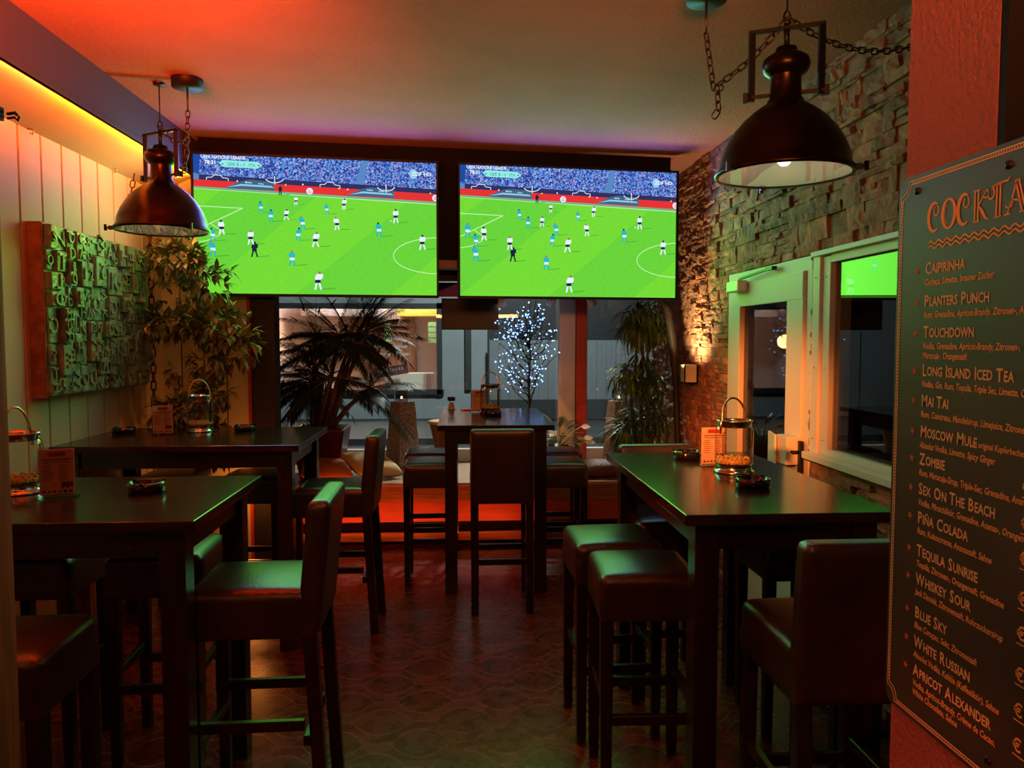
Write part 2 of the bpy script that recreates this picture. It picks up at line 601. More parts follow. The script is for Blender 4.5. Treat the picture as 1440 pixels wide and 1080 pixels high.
# ------------------------------------------------------------------ room shell
RX, LX, SX = 1.81, -2.1, -1.81
CZ = 3.0
struct(MB().box((0, 2.1, -0.05), (5.2, 10.4, 0.1)).build('floor', 'floor'))
struct(MB().box((0, 2.1, CZ + 0.05), (5.2, 10.4, 0.1)).build('ceiling', 'ceil'))
struct(MB().box((0, -3.05, 1.5), (5.2, 0.1, 3.0)).build('wall_back', 'header'))


def planks(p0, p1, z0, z1, wid, nrm, first=None):
    """vertical tongue-and-groove boards between two floor points"""
    mb = MB()
    p0, p1 = Vector(p0), Vector(p1)
    d = (p1 - p0)
    L = d.length
    d.normalize()
    n = Vector(nrm)
    ang = math.atan2(d.y, d.x)
    t = 0.0
    w = first or wid
    while t < L - 0.01:
        w2 = min(w, L - t)
        c = p0 + d * (t + w2 / 2) - n * 0.012
        mb.box((c.x, c.y, (z0 + z1) / 2), (w2 - 0.010, 0.024, z1 - z0), rz=ang, bevel=0.004, seg=1, smooth=False)
        t += w2
        w = wid
    c = p0 + d * L / 2 - n * 0.03
    mb.box((c.x, c.y, (z0 + z1) / 2), (L, 0.02, z1 - z0), rz=ang, mi=1)
    return mb


M['groove'] = mat('plank_groove', (0.16, 0.08, 0.03), 0.8)
struct(planks((LX, -3.0), (LX, 5.60), 0, 2.78, 0.2, (1, 0), first=0.045).build('wall_left', ['plank', 'groove']))
struct(planks((LX - 0.03, 5.55), (-1.49, 5.55), 0, 2.98, 0.155, (0, -1)).build('wall_corner_left', ['plank', 'groove']))
# soffit: front board, underside and lip
mb = MB()
mb.box((SX - 0.01, 1.3, 2.875), (0.02, 8.5, 0.25))
struct(mb.build('trim_soffit_front', 'soffit'))
struct(MB().prism([(-1.815, -2.95, 2.79), (-2.11, -2.95, 2.655), (-2.11, -2.95, 2.675), (-1.815, -2.95, 2.81)], (0, 8.5, 0)).build('trim_soffit_underside', 'plank'))
s_ = MB().box((-1.826, 1.3, 2.778), (0.010, 8.5, 0.014)).build('light_strip', 'ledstrip')
tag(s_, 'glowing orange light strip running along the lip of the left soffit', 'light strip')
struct(MB().box((SX - 0.005, 1.3, 2.765), (0.02, 8.5, 0.03), bevel=0.003).build('trim_soffit_lip', 'soffit'))
# dark jamb at the end of the left corner wall, near post by the camera
struct(MB().box((-1.405, 5.60, 1.5), (0.17, 0.16, 3.0), bevel=0.006).box((-1.495, 5.53, 1.2), (0.02, 0.04, 2.4), mi=1).build('trim_jamb', ['darkpost', 'redpost']))
struct(MB().box((-0.775, 1.19, 1.5), (0.13, 0.12, 3.0), bevel=0.006).build('trim_post', 'post'))


def stone_wall():
    """stacked ledge stones: courses broken into runs of one to three thin stones, each a rough block of its own"""
    rnd = random.Random(5)
    verts, faces = [], []
    opens = [(3.85, 5.09, 0.0, 2.075), (2.70, 3.81, 1.04, 2.075)]

    def stone(Y0, Y1, Z0, Z1, d):
        g = 0.0006
        Y0, Y1, Z0, Z1 = Y0 + g, Y1 - g, Z0 + g, Z1 - g
        nu = max(2, min(6, int((Y1 - Y0) / 0.045) + 1))
        nv = 2 if Z1 - Z0 < 0.05 else 3
        k = len(verts)
        verts.extend([(RX + 0.01, Y0, Z0), (RX + 0.01, Y1, Z0), (RX + 0.01, Y1, Z1), (RX + 0.01, Y0, Z1)])
        tilt, tilt2 = rnd.uniform(-0.010, 0.010), rnd.uniform(-0.008, 0.008)
        for j in range(nv + 1):
            for i in range(nu + 1):
                u, v = i / nu, j / nv
                edge = i in (0, nu) or j in (0, nv)
                x = RX - d + tilt * (u - .5) + tilt2 * (v - .5) + rnd.uniform(-0.005, 0.005) + (0.005 if edge else 0.0)
                y = Y0 + (Y1 - Y0) * u + (rnd.uniform(-0.004, 0.004) if 0 < i < nu else rnd.uniform(-0.002, 0.003) * (1 if i == 0 else -1))
                z = Z0 + (Z1 - Z0) * v + (rnd.uniform(-0.003, 0.003) if 0 < j < nv else rnd.uniform(-0.001, 0.002) * (1 if j == 0 else -1))
                verts.append((min(x, RX - 0.001), y, z))
        idx = lambda i, j: k + 4 + j * (nu + 1) + i
        for j in range(nv):
            for i in range(nu):
                faces.append((idx(i, j), idx(i + 1, j), idx(i + 1, j + 1), idx(i, j + 1)))
        faces.append([k, k + 1] + [idx(i, 0) for i in range(nu, -1, -1)])
        faces.append([k + 3, k + 2] + [idx(i, nv) for i in range(nu, -1, -1)])
        faces.append([k, k + 3] + [idx(0, j) for j in range(nv, -1, -1)])
        faces.append([k + 1, k + 2] + [idx(nu, j) for j in range(nv, -1, -1)])

    zs = [0.0]
    for mk in (1.04, 2.075, CZ):
        while zs[-1] < mk - 0.001:
            h = rnd.choice((0.05, 0.065, 0.08, 0.095, 0.11))
            if zs[-1] + h > mk - 0.05:
                h = mk - zs[-1]
            zs.append(zs[-1] + h)
    for z0, z1 in zip(zs[:-1], zs[1:]):
        spans = [(1.60, 7.2)]
        zc = (z0 + z1) / 2
        for oy0, oy1, oz0, oz1 in opens:
            if oz0 <= zc <= oz1:
                new = []
                for a, b in spans:
                    if a < oy0:
                        new.append((a, min(b, oy0)))
                    if b > oy1:
                        new.append((max(a, oy1), b))
                spans = [q for q in new if q[1] - q[0] > 0.015]
        for a, b in spans:
            y = a
            while y < b - 0.001:
                w = rnd.uniform(0.16, 0.5)
                if y + w > b - 0.1:
                    w = b - y
                rows = rnd.choice((1, 2)) if z1 - z0 < 0.07 else rnd.choice((1, 2, 3, 3) if z1 - z0 > 0.09 else (1, 2, 2, 3))
                cuts = sorted(rnd.uniform(0.3, 0.7) if rows == 2 else (0.33 + q * 0.33 + rnd.uniform(-.06, .06)) for q in range(rows - 1))
                cuts = [0.0] + cuts + [1.0]
                for c0, c1 in zip(cuts[:-1], cuts[1:]):
                    yy = y
                    while yy < y + w - 0.001:
                        ww = rnd.uniform(0.06, 0.26)
                        if yy + ww > y + w - 0.05:
                            ww = y + w - yy
                        stone(yy, yy + ww, z0 + (z1 - z0) * c0, z0 + (z1 - z0) * c1, rnd.choice((0.008, 0.012, 0.017, 0.022, 0.03)))
                        yy += ww
                y += w
    me = bpy.data.meshes.new('wall_right')
    me.from_pydata(verts, [], faces)
    bm = bmesh.new()
    bm.from_mesh(me)
    bmesh.ops.recalc_face_normals(bm, faces=bm.faces)
    bm.to_mesh(me)
    bm.free()
    me.materials.append(M['stone'])
    o = bpy.data.objects.new('wall_right', me)
    COL.objects.link(o)
    return struct(o)


stone_wall()
# masonry behind the stones (leaves the openings free)
mb = MB()
for y0, y1, z0, z1 in ((1.3, 2.7, 0, 3), (2.7, 3.81, 0, 1.04), (2.7, 3.85, 2.075, 3), (3.81, 3.85, 0, 2.075), (3.85, 5.09, 2.075, 3), (5.09, 7.3, 0, 3)):
    mb.box((RX + 0.13, (y0 + y1) / 2, (z0 + z1) / 2), (0.24, y1 - y0, z1 - z0))
struct(mb.build('wall_right_core', 'mortar'))
# red stucco pier that carries the chalkboard; a black sheet gives its near side the unlit dark
struct(MB().box((1.40, 1.485, 1.5), (0.88, 0.28, 3.0)).build('pillar', 'redwall'))
struct(MB().box((1.4005, 1.335, 1.5), (0.879, 0.02, 3.0)).build('trim_pier_unlit_face', 'black'))
struct(MB().box((2.2, -0.9, 1.5), (0.1, 4.4, 3.0)).build('wall_right_near', 'header'))

# window wall header, window, bench
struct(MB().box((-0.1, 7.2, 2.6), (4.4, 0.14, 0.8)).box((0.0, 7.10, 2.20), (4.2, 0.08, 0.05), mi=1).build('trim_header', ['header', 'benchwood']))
# dark beam that carries the televisions, parallel to them
_p = TVA - tvd * -0.01 - tvn * 0.20
_L = 3.35
_c = _p + tvd * _L / 2
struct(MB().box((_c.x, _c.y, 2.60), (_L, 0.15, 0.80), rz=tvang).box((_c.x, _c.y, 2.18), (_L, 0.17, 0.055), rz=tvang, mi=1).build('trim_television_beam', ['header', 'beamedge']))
wn = MB()
wn.box((-0.1, 7.18, 0.56), (4.2, 0.08, 0.12), bevel=0.004)
wn.box((0.985, 7.16, 1.36), (0.11, 0.10, 1.7), bevel=0.004)
wn.box((-2.0, 7.18, 1.3), (0.1, 0.08, 1.8))
win = struct(wn.build('window_1', 'white'))
MB().box((-0.1, 7.2, 1.4), (4.1, 0.006, 1.58)).build('pane', 'pane', win)
struct(MB().box((1.095, 7.06, 1.35), (0.1, 0.12, 1.72), bevel=0.006).build('trim_mullion', 'redpost'))
struct(MB().box((0.965, 7.07, 1.35), (0.15, 0.10, 1.72), bevel=0.006).build('trim_mullion_board', 'white'))
b = thing('window_bench', 'long wooden bench with red front running under the shop window', 'bench', (0, 6.1, 0))
MB().box((0, 0.53, 0.485), (3.58, 1.08, 0.03), bevel=0.004).build('bench_top', 'benchtop', b)
MB().box((0, 0.02, 0.41), (3.55, 0.03, 0.118)).build('upper_panel', 'benchwood', b)
MB().box((0, 0.035, 0.265), (3.55, 0.03, 0.165)).build('lower_panel', 'benchred', b)
MB().box((0, 0.12, 0.09), (3.55, 0.03, 0.18)).build('kickboard', 'black', b)
MB().box((0, -0.02, 0.075), (3.55, 0.04, 0.07), bevel=0.004).build('foot_rail', 'benchwood', b)


# ------------------------------------------------------------------ door and side window in the stone wall
d = MB()
Xf = RX - 0.012
d.box((RX + 0.03, 4.47, 2.035), (0.10, 1.24, 0.075), bevel=0.004)
d.box((RX + 0.03, 5.06, 1.0), (0.10, 0.055, 2.0), bevel=0.004)
d.box((RX + 0.03, 3.875, 1.0), (0.10, 0.06, 2.0), bevel=0.004)
door = struct(d.build('door_1', 'white'))
lf = MB()
lx = RX - 0.01
lf.box((lx, 4.47, 1.925), (0.05, 1.09, 0.15), bevel=0.004)
lf.box((lx, 4.925, 1.01), (0.05, 0.18, 1.70), bevel=0.004)
lf.box((lx, 4.02, 1.01), (0.05, 0.20, 1.70), bevel=0.004)
lf.box((lx, 4.47, 0.42), (0.05, 0.72, 0.82), bevel=0.004)
leaf = lf.build('door_leaf', 'white', door)
pn = MB().box((lx + 0.01, 4.47, 1.34), (0.008, 0.72, 1.04)).build('pane', 'doorpane', leaf)
cl = MB().box((lx - 0.06, 4.80, 1.975), (0.07, 0.20, 0.07), bevel=0.008).build('door_closer', 'closer', leaf)
MB().bar((lx - 0.06, 4.75, 2.02), (lx - 0.05, 4.30, 2.045), 0.018, 0.012).box((lx - 0.045, 4.30, 2.045), (0.03, 0.10, 0.02)).build('closer_arm', 'blackmetal', cl)
bx = MB()
bx.box((lx - 0.06, 3.98, 1.055), (0.08, 0.13, 0.15), bevel=0.004).box((lx - 0.10, 4.10, 1.045), (0.012, 0.19, 0.17), rz=rad(-12), bevel=0.003)
bx.build('latch_box', 'white', leaf)
MB().box((lx - 0.03, 3.90, 1.00), (0.02, 0.03, 0.22), bevel=0.004).tube([(lx - 0.03, 3.9, 1.05), (lx - 0.07, 3.9, 1.05), (lx - 0.07, 3.99, 1.05)], 0.009).build('door_handle', 'blackmetal', leaf)
# dark passage behind door and side window
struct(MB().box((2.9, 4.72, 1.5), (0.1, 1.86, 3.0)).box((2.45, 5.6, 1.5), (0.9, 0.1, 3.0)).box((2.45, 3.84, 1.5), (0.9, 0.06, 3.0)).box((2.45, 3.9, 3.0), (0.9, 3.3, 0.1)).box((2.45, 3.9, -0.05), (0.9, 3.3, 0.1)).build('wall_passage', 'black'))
struct(MB().box((2.9, 3.05, 1.5), (0.1, 1.5, 3.0)).box((2.45, 2.3, 1.5), (0.9, 0.1, 3.0)).build('wall_booth', 'benchwood'))
struct(MB().box((2.25, 3.05, 1.02), (0.36, 1.46, 0.04)).build('trim_booth_sill', 'benchwood'))
struct(MB().box((2.05, 3.60, 1.9), (0.16, 0.10, 1.72)).box((2.80, 3.42, 1.5), (0.05, 0.12, 3.0)).build('trim_booth_post', 'black'))
light('booth_fill', 'POINT', (2.5, 2.7, 2.4), 7, (1.0, 0.42, 0.12), 0.1)  # added fill, lights the wall behind the side pane orange
gp = thing('grass_plant', 'thin arching grass-like plant behind the side window, beside the menu board', 'potted plant', (2.2, 3.16, 1.04))
MB().lathe([(0.05, 0), (0.07, 0.09), (0.06, 0.09), (0.0, 0.085)], n=20, cap0=True).build('pot', 'potbrown', gp)
gm = MB()
_r = random.Random(8)
for k in range(26):
    a_ = _r.uniform(0, 2 * PI)
    L_ = _r.uniform(0.18, 0.34)
    sp_ = _r.uniform(0.05, 0.22)
    gm.tube([(0.5 * sp_ * math.cos(a_) * t_, sp_ * math.sin(a_) * t_ * 1.2, 0.085 + L_ * (1.6 * t_ - 0.9 * t_ * t_)) for t_ in (0, 0.25, 0.5, 0.75, 1.0)], [0.0035, 0.0035, 0.003, 0.002, 0.0006], n=5)
gm.build('blades', 'palm', gp)
w = MB()
for x0, y0, y1, z0, z1 in ((RX - 0.035, 3.735, 3.812, 1.06, 2.06), (RX - 0.02, 3.655, 3.735, 1.07, 2.05), (RX - 0.035, 2.70, 2.78, 1.06, 2.06), (RX - 0.02, 2.78, 2.84, 1.07, 2.05),
                           (RX - 0.05, 2.70, 3.812, 2.055, 2.08), (RX - 0.02, 2.84, 3.655, 2.015, 2.055), (RX - 0.075, 2.70, 3.812, 1.035, 1.07), (RX - 0.02, 2.84, 3.655, 1.07, 1.10)):
    w.box(((x0 + RX + 0.09) / 2, (y0 + y1) / 2, (z0 + z1) / 2), (RX + 0.09 - x0, y1 - y0, z1 - z0), bevel=0.003)
w2 = struct(w.build('window_2', 'white'))
MB().box((RX + 0.012, 3.25, 1.56), (0.008, 0.83, 0.93)).build('pane', 'sidepane', w2)
sc = MB()
for z in (1.14, 1.5, 1.95):
    for yy, xx in ((3.775, RX - 0.036), (3.695, RX - 0.021)):
        sc.sphere((xx, yy, z), 0.005, n=8)
sc.build('screw', 'steel', w2)

# ------------------------------------------------------------------ chalkboard
BX = 0.945


def board_T(y, z, off=0.0):
    return Matrix(((0, 0, -1, BX - off), (-1, 0, 0, y), (0, 1, 0, z), (0, 0, 0, 1)))


cb = thing('chalkboard', 'large black cocktail menu board with hand-lettered drinks hung on the red pier', 'chalkboard', (0, 0, 0))
Y0, Y1, Z0, Z1 = 1.625, 0.80, 0.838, 1.982
r = 0.03
pts = []
for cy, cz, a0 in ((Y1 + r, Z0 + r, 180), (Y0 - r, Z0 + r, 270), (Y0 - r, Z1 - r, 0), (Y1 + r, Z1 - r, 90)):
    for i in range(5):
        a = rad(a0 + i * 22.5)
        pts.append((BX, cy + r * math.cos(a), cz + r * math.sin(a)))
MB().prism(pts, (0.013, 0, 0)).build('slate', 'board', cb)
# border lines with notched corners and a dotted line between them
br = MB()


def border(ins, wd, mi=0, nr=0.028):
    y0, y1, z0, z1 = Y0 - ins, Y1 + ins, Z0 + ins, Z1 - ins
    path = []
    for cy, cz, a0, sg in ((y0, z1, 180, 1), (y0, z0, 90, 1), (y1, z0, 0, 1), (y1, z1, 270, 1)):
        for i in range(6):
            a = rad(a0 + 90 - 0) if False else 0
            path.append((cy, cz, i, a0))
    out = []
    for cy, cz, i, a0 in path:
        # quarter circle bulging inwards, walked counter to the corner
        st = {180: (180, 270), 90: (90, 180), 0: (0, 90), 270: (-90, 0)}[a0]
        a = rad(st[0] + (st[1] - st[0]) * (1 - i / 5.0)) if False else rad(st[0] + (st[1] - st[0]) * i / 5.0)
        out.append(Vector((0, cy + nr * math.cos(a), cz + nr * math.sin(a))))
    # order of corners: top-far, bottom-far, bottom-near, top-near ; quarter from one side to the other
    n = len(out)
    for i in range(n):
        a, b2 = out[i], out[(i + 1) % n]
        dd = (b2 - a)
        if dd.length < 1e-6:
            continue
        dd.normalize()
        q = Vector((0, -dd.z, dd.y)) * wd / 2
        x = Vector((BX - 0.0008, 0, 0))
        br.poly([a + q + x, b2 + q + x, b2 - q + x, a - q + x], mi)


border(0.010, 0.0022)
border(0.017, 0.0022)
for k in range(150):
    z = Z0 + 0.05 + k * (Z1 - Z0 - 0.1) / 149
    br.box((BX - 0.0008, Y0 - 0.0135, z), (0.0004, 0.0022, 0.003))
for k in range(110):
    y = Y1 + 0.05 + k * (Y0 - Y1 - 0.1) / 109
    br.box((BX - 0.0008, y, Z1 - 0.0135), (0.0004, 0.003, 0.0022))
    br.box((BX - 0.0008, y, Z0 + 0.0135), (0.0004, 0.003, 0.0022))
br.build('border_line', 'chalkw', cb, normals=False)


def small_caps(mb, s, y, z, size, mi=0, sx=0.82):
    """hand-lettered small capitals: the first letter of a word is taller"""
    x = 0.0
    for wi, word in enumerate(s.split(' ')):
        for part, sz in ((word[0], size * 1.28), (word[1:], size)):
            if not part:
                continue
            wd = mb.text(part.upper(), sz, board_T(y - x, z - (0.12 * (sz - size)), 0.0009), mi, bold=0.0006, sx=sx)
            x += wd + size * 0.07
        x += size * 0.30
    return x


MENU = [('Caipirinha', 1.774, ['Cachaça, Limette, brauner Zucker'], 0.0),
        ('Planters Punch', 1.708, ['Rum, Grenadine, Apricot-Brandy, Zitronen-, Ananas-'], 0.0),
        ('Touchdown', 1.645, ['Vodka, Grenadine, Apricot-Brandy, Zitronen-,', 'Maracuja-, Orangensaft'], 0.0),
        ('Long Island Iced Tea', 1.567, ['Vodka, Gin, Rum, Tequila, Triple Sec, Limette, Cola'], 0.0),
        ('Mai Tai', 1.505, ['Rum, Cointreau, Mandelsirup, Limejuice, Zitronen-, Ananas-'], 0.0),
        ('Moscow Mule', 1.441, ['Absolut Vodka, Limette, Spicy Ginger'], 0.0),
        ('Zombie', 1.384, ['Rum, Maracuja-Sirup, Triple-Sec, Grenadine, Ananas-'], 1),
        ('Sex on the Beach', 1.322, ['Vodka, Pfirsichlikör, Grenadine, Ananas-, Orangen-'], 1),
        ('Piña Colada', 1.262, ['Rum, Kokoscreme, Ananassaft, Sahne'], 1),
        ('Tequila Sunrise', 1.193, ['Tequila, Zitronen-, Orangensaft, Grenadine'], 1),
        ('Whiskey Sour', 1.133, ['Jack Daniels, Zitronensaft, Rohrzuckersirup'], 1),
        ('Blue Sky', 1.062, ['Blue Curaçao, Sekt, Zitronensaft'], 1),
        ('White Russian', 1.000, ['Absolut Vodka, Kahlúa (Kaffeelikör), Sahne'], 1),
        ('Apricot Alexander', 0.939, ['Vodka, Apricot-Brandy, Crème de Cacao,', 'White Chocolate, Sahne'], 1)]
for k, (nm, z, ing, eu) in enumerate(MENU):
    names = MB()
    small_caps(names, nm, 1.521, z, 0.0265)
    names.build('drink_name', 'chalkw', cb, normals=False)
    if nm == 'Moscow Mule':
        ingr = MB()
        ingr.text('im original Kupferbecher', 0.0165, board_T(1.36, z + 0.001, 0.0009), shear=0.15, bold=0.0003, sx=0.82)
        ingr.build('drink_note', 'chalko', cb, normals=False)
    for q, line in enumerate(ing):
        ingr = MB()
        ingr.text(line, 0.0185, board_T(1.522, z - 0.0235 - q * 0.0195, 0.0009), shear=0.18, bold=0.00035, sx=0.80)
        ingr.build('ingredient_line', 'chalko', cb, normals=False)
    if eu:
        ingr = MB()
        ingr.text('€', 0.032, board_T(1.228, z - 0.002, 0.0009), bold=0.0006)
        ingr.box((BX - 0.0009, 1.213, z - 0.010), (0.0003, 0.03, 0.0018))
        ingr.build('price_mark', 'chalko', cb, normals=False)
    cy, cz = 1.549, z + 0.008
    p5 = []
    for i in range(10):
        a = PI / 2 + i * PI / 5 + 0.2 * (k % 3)
        rr = 0.0095 if i % 2 == 0 else 0.004
        p5.append((BX - 0.0009, cy + rr * math.cos(a), cz + rr * math.sin(a)))
    stars = MB()
    for i in range(10):
        stars.poly([(BX - 0.0009, cy, cz), p5[i], p5[(i + 1) % 10]])
    stars.build('star', 'chalkr', cb, normals=False)
# the curly title: double-stroke letters drawn as ribbons
tt = MB()


def ribbon(pts, w, close=False):
    n = len(pts)
    q = []
    for i in range(n):
        a = Vector(pts[max(i - 1, 0)])
        c = Vector(pts[min(i + 1, n - 1)])
        dd = (c - a)
        dd.normalize()
        wi = w[i] if isinstance(w, list) else w
        q.append((Vector(pts[i]) + Vector((-dd.y, dd.x)) * wi / 2, Vector(pts[i]) - Vector((-dd.y, dd.x)) * wi / 2))
    for i in range(n - 1):
        ps = [q[i][0], q[i + 1][0], q[i + 1][1], q[i][1]]
        tt.poly([(BX - 0.001, 1.517 - p.x, 1.857 + p.y) for p in ps])


def arc(cx, cy, rx, ry, a0, a1, n=14):
    return [(cx + rx * math.cos(rad(a0 + (a1 - a0) * i / n)), cy + ry * math.sin(rad(a0 + (a1 - a0) * i / n))) for i in range(n + 1)]


TH = 0.056


def bigC(x):
    c = arc(x + 0.021, TH / 2, 0.019, TH / 2, 60, 300, 20)
    ribbon(c, [0.003 + 0.007 * math.sin(PI * i / 20) for i in range(21)])
    ribbon(arc(x + 0.026, TH * 0.72, 0.008, 0.010, 60, -240, 14), 0.0028)


def bigO(x):
    ribbon(arc(x + 0.021, TH / 2, 0.019, TH / 2, 0, 360, 26), [0.003 + 0.006 * abs(math.cos(PI * 2 * i / 26 + 0.0)) for i in range(27)])
    ribbon(arc(x + 0.021, TH / 2, 0.012, TH / 2 - 0.008, 110, 250, 10), 0.0018)


def stem(x, w=0.009):
    for dx, ww in ((-w / 2, 0.0042), (w / 2, 0.0042)):
        ribbon([(x + dx, 0), (x + dx, TH)], ww)
    ribbon([(x - w, 0), (x + w, 0)], 0.003)
    ribbon([(x - w, TH), (x + w, TH)], 0.003)


bigC(0.0)
bigO(0.045)
bigC(0.092)
stem(0.147)
ribbon([(0.151, 0.026), (0.163, 0.040), (0.172, 0.052)] + arc(0.172, 0.046, 0.007, 0.007, 90, -160, 10), 0.003)
ribbon([(0.153, 0.028), (0.163, 0.016), (0.173, 0.002), (0.181, 0.001)], [0.003, 0.007, 0.005, 0.002])
stem(0.205)
ribbon(arc(0.186, 0.044, 0.008, 0.010, -200, 90, 12) + [(0.205, TH + 0.002), (0.228, TH + 0.003), (0.232, TH + 0.008)], 0.0034)
ribbon([(0.228, 0.0), (0.236, 0.018), (0.250, TH)], 0.0032)
for dx in (-0.004, 0.004):
    ribbon([(0.250 + dx, TH), (0.268 + dx, 0)], 0.0042)
ribbon(arc(0.232, 0.018, 0.009, 0.007, -160, 60, 10) + [(0.262, 0.019)], 0.0028)
ribbon([(0.220, 0), (0.236, 0)], 0.003)
ribbon([(0.258, 0), (0.280, 0)], 0.003)
for x in (0.298, 0.330, 0.400):
    stem(x)
ribbon([(0.330, 0.002), (0.352, 0.002), (0.356, 0.012)], 0.004)
for dz in (-0.022, -0.031):
    ribbon([(0.004 + 0.004 * i, dz + 0.0035 * math.sin(i * 0.95) + 0.0) for i in range(110)], 0.0034)
tt.build('title_lettering', 'chalko', cb, normals=False)
for (y, z) in ((1.558, 1.948), (1.29, 1.942), (1.287, 0.882), (0.86, 1.945)):
    MB().lathe([(0.008, 0), (0.007, 0.003), (0.003, 0.005)], n=12, cap1=True, T=Matrix(((0, 0, -1), (1, 0, 0), (0, 1, 0)))).build('screw', 'blackmetal', cb, loc=(BX - 0.0005, y, z))


# ------------------------------------------------------------------ televisions
def grass_mat():
    m = emit('pitch_picture', (0.17, 0.72, 0.035), 1.0)
    t = NT(m)
    e = [n for n in t.t.nodes if n.type == 'EMISSION'][0]
    co = t.n('ShaderNodeTexCoord').outputs['Object']
    sp = t.n('ShaderNodeSeparateXYZ')
    t.l(co, sp.inputs[0])
    k = t.m('ADD', t.m('MULTIPLY', sp.outputs[0], 2.6), t.m('MULTIPLY', sp.outputs[2], -3.1))
    st = t.m('GREATER_THAN', t.m('SINE', t.m('MULTIPLY', k, 1.9)), 0.0)
    nz = t.n('ShaderNodeTexNoise')
    nz.inputs['Scale'].default_value = 60
    mp = t.n('ShaderNodeMapping')
    mp.inputs['Scale'].default_value = (0.5, 1, 2.0)
    t.l(co, mp.inputs[0])
    t.l(mp.outputs[0], nz.inputs['Vector'])
    r = t.n('ShaderNodeMix', data_type='RGBA')
    r.inputs[6].default_value = (0.125, 0.63, 0.045, 1)
    r.inputs[7].default_value = (0.20, 0.74, 0.035, 1)
    f = t.m('MULTIPLY_ADD', st, 0.5, t.m('MULTIPLY_ADD', nz.outputs[0], 1.2, -0.35))
    f.node.use_clamp = True
    t.l(f, r.inputs[0])
    t.l(r.outputs[2], e.inputs[0])
    return m


def crowd_mat():
    m = emit('crowd_picture', (0.05, 0.1, 0.5), 1.0)
    t = NT(m)
    e = [n for n in t.t.nodes if n.type == 'EMISSION'][0]
    co = t.n('ShaderNodeTexCoord').outputs['Object']
    v = t.n('ShaderNodeTexVoronoi')
    v.inputs['Scale'].default_value = 120
    t.l(co, v.inputs['Vector'])
    sx = t.n('ShaderNodeSeparateColor')
    t.l(v.outputs['Color'], sx.inputs[0])
    r = t.n('ShaderNodeValToRGB')
    els = r.color_ramp.elements
    els[0].color = (0.012, 0.02, 0.16, 1)
    els[1].color = (0.45, 0.75, 0.95, 1)
    for p, c in ((0.35, (0.03, 0.08, 0.45, 1)), (0.6, (0.08, 0.25, 0.75, 1)), (0.78, (0.22, 0.45, 0.85, 1)), (0.93, (0.45, 0.18, 0.45, 1))):
        q = els.new(p)
        q.color = c
    t.l(sx.outputs[0], r.inputs[0])
    t.l(r.outputs[0], e.inputs[0])
    return m


TVM = [grass_mat(), crowd_mat(), emit('board_red', (0.80, 0.035, 0.035)), emit('board_navy', (0.03, 0.03, 0.12)), emit('pitch_line', (0.62, 0.95, 0.50)),
       emit('shirt_white', (0.80, 0.90, 1.0)), emit('shirt_teal', (0.02, 0.50, 0.55)), emit('kit_black', (0.012, 0.018, 0.05)),
       emit('score_cyan', (0.30, 0.85, 0.75)), emit('score_blue', (0.015, 0.07, 0.36)), emit('score_teal', (0.05, 0.38, 0.42)), emit('skin_tone', (0.35, 0.16, 0.10)),
       emit('car_grey', (0.06, 0.13, 0.22)), emit('stair_blue', (0.10, 0.25, 0.55)), emit('steward_yellow', (0.8, 0.75, 0.2)), emit('verge_teal', (0.15, 0.48, 0.25)),
       emit('shadow_green', (0.06, 0.42, 0.03)), emit('logo_pale', (0.30, 0.62, 0.85))]


def uv_zoom(x, y):
    """a point measured on the right-hand screen as (across, up) fractions of the screen"""
    t = (y - 100) / 690.0
    xl, xr = 180 - 8 * t, 1352 - 27 * t
    u = (x - xl) / (xr - xl)
    yt = 88 + 42 * u
    yb = 778 + 22 * u
    return u, 1 - (y - yt) / (yb - yt)


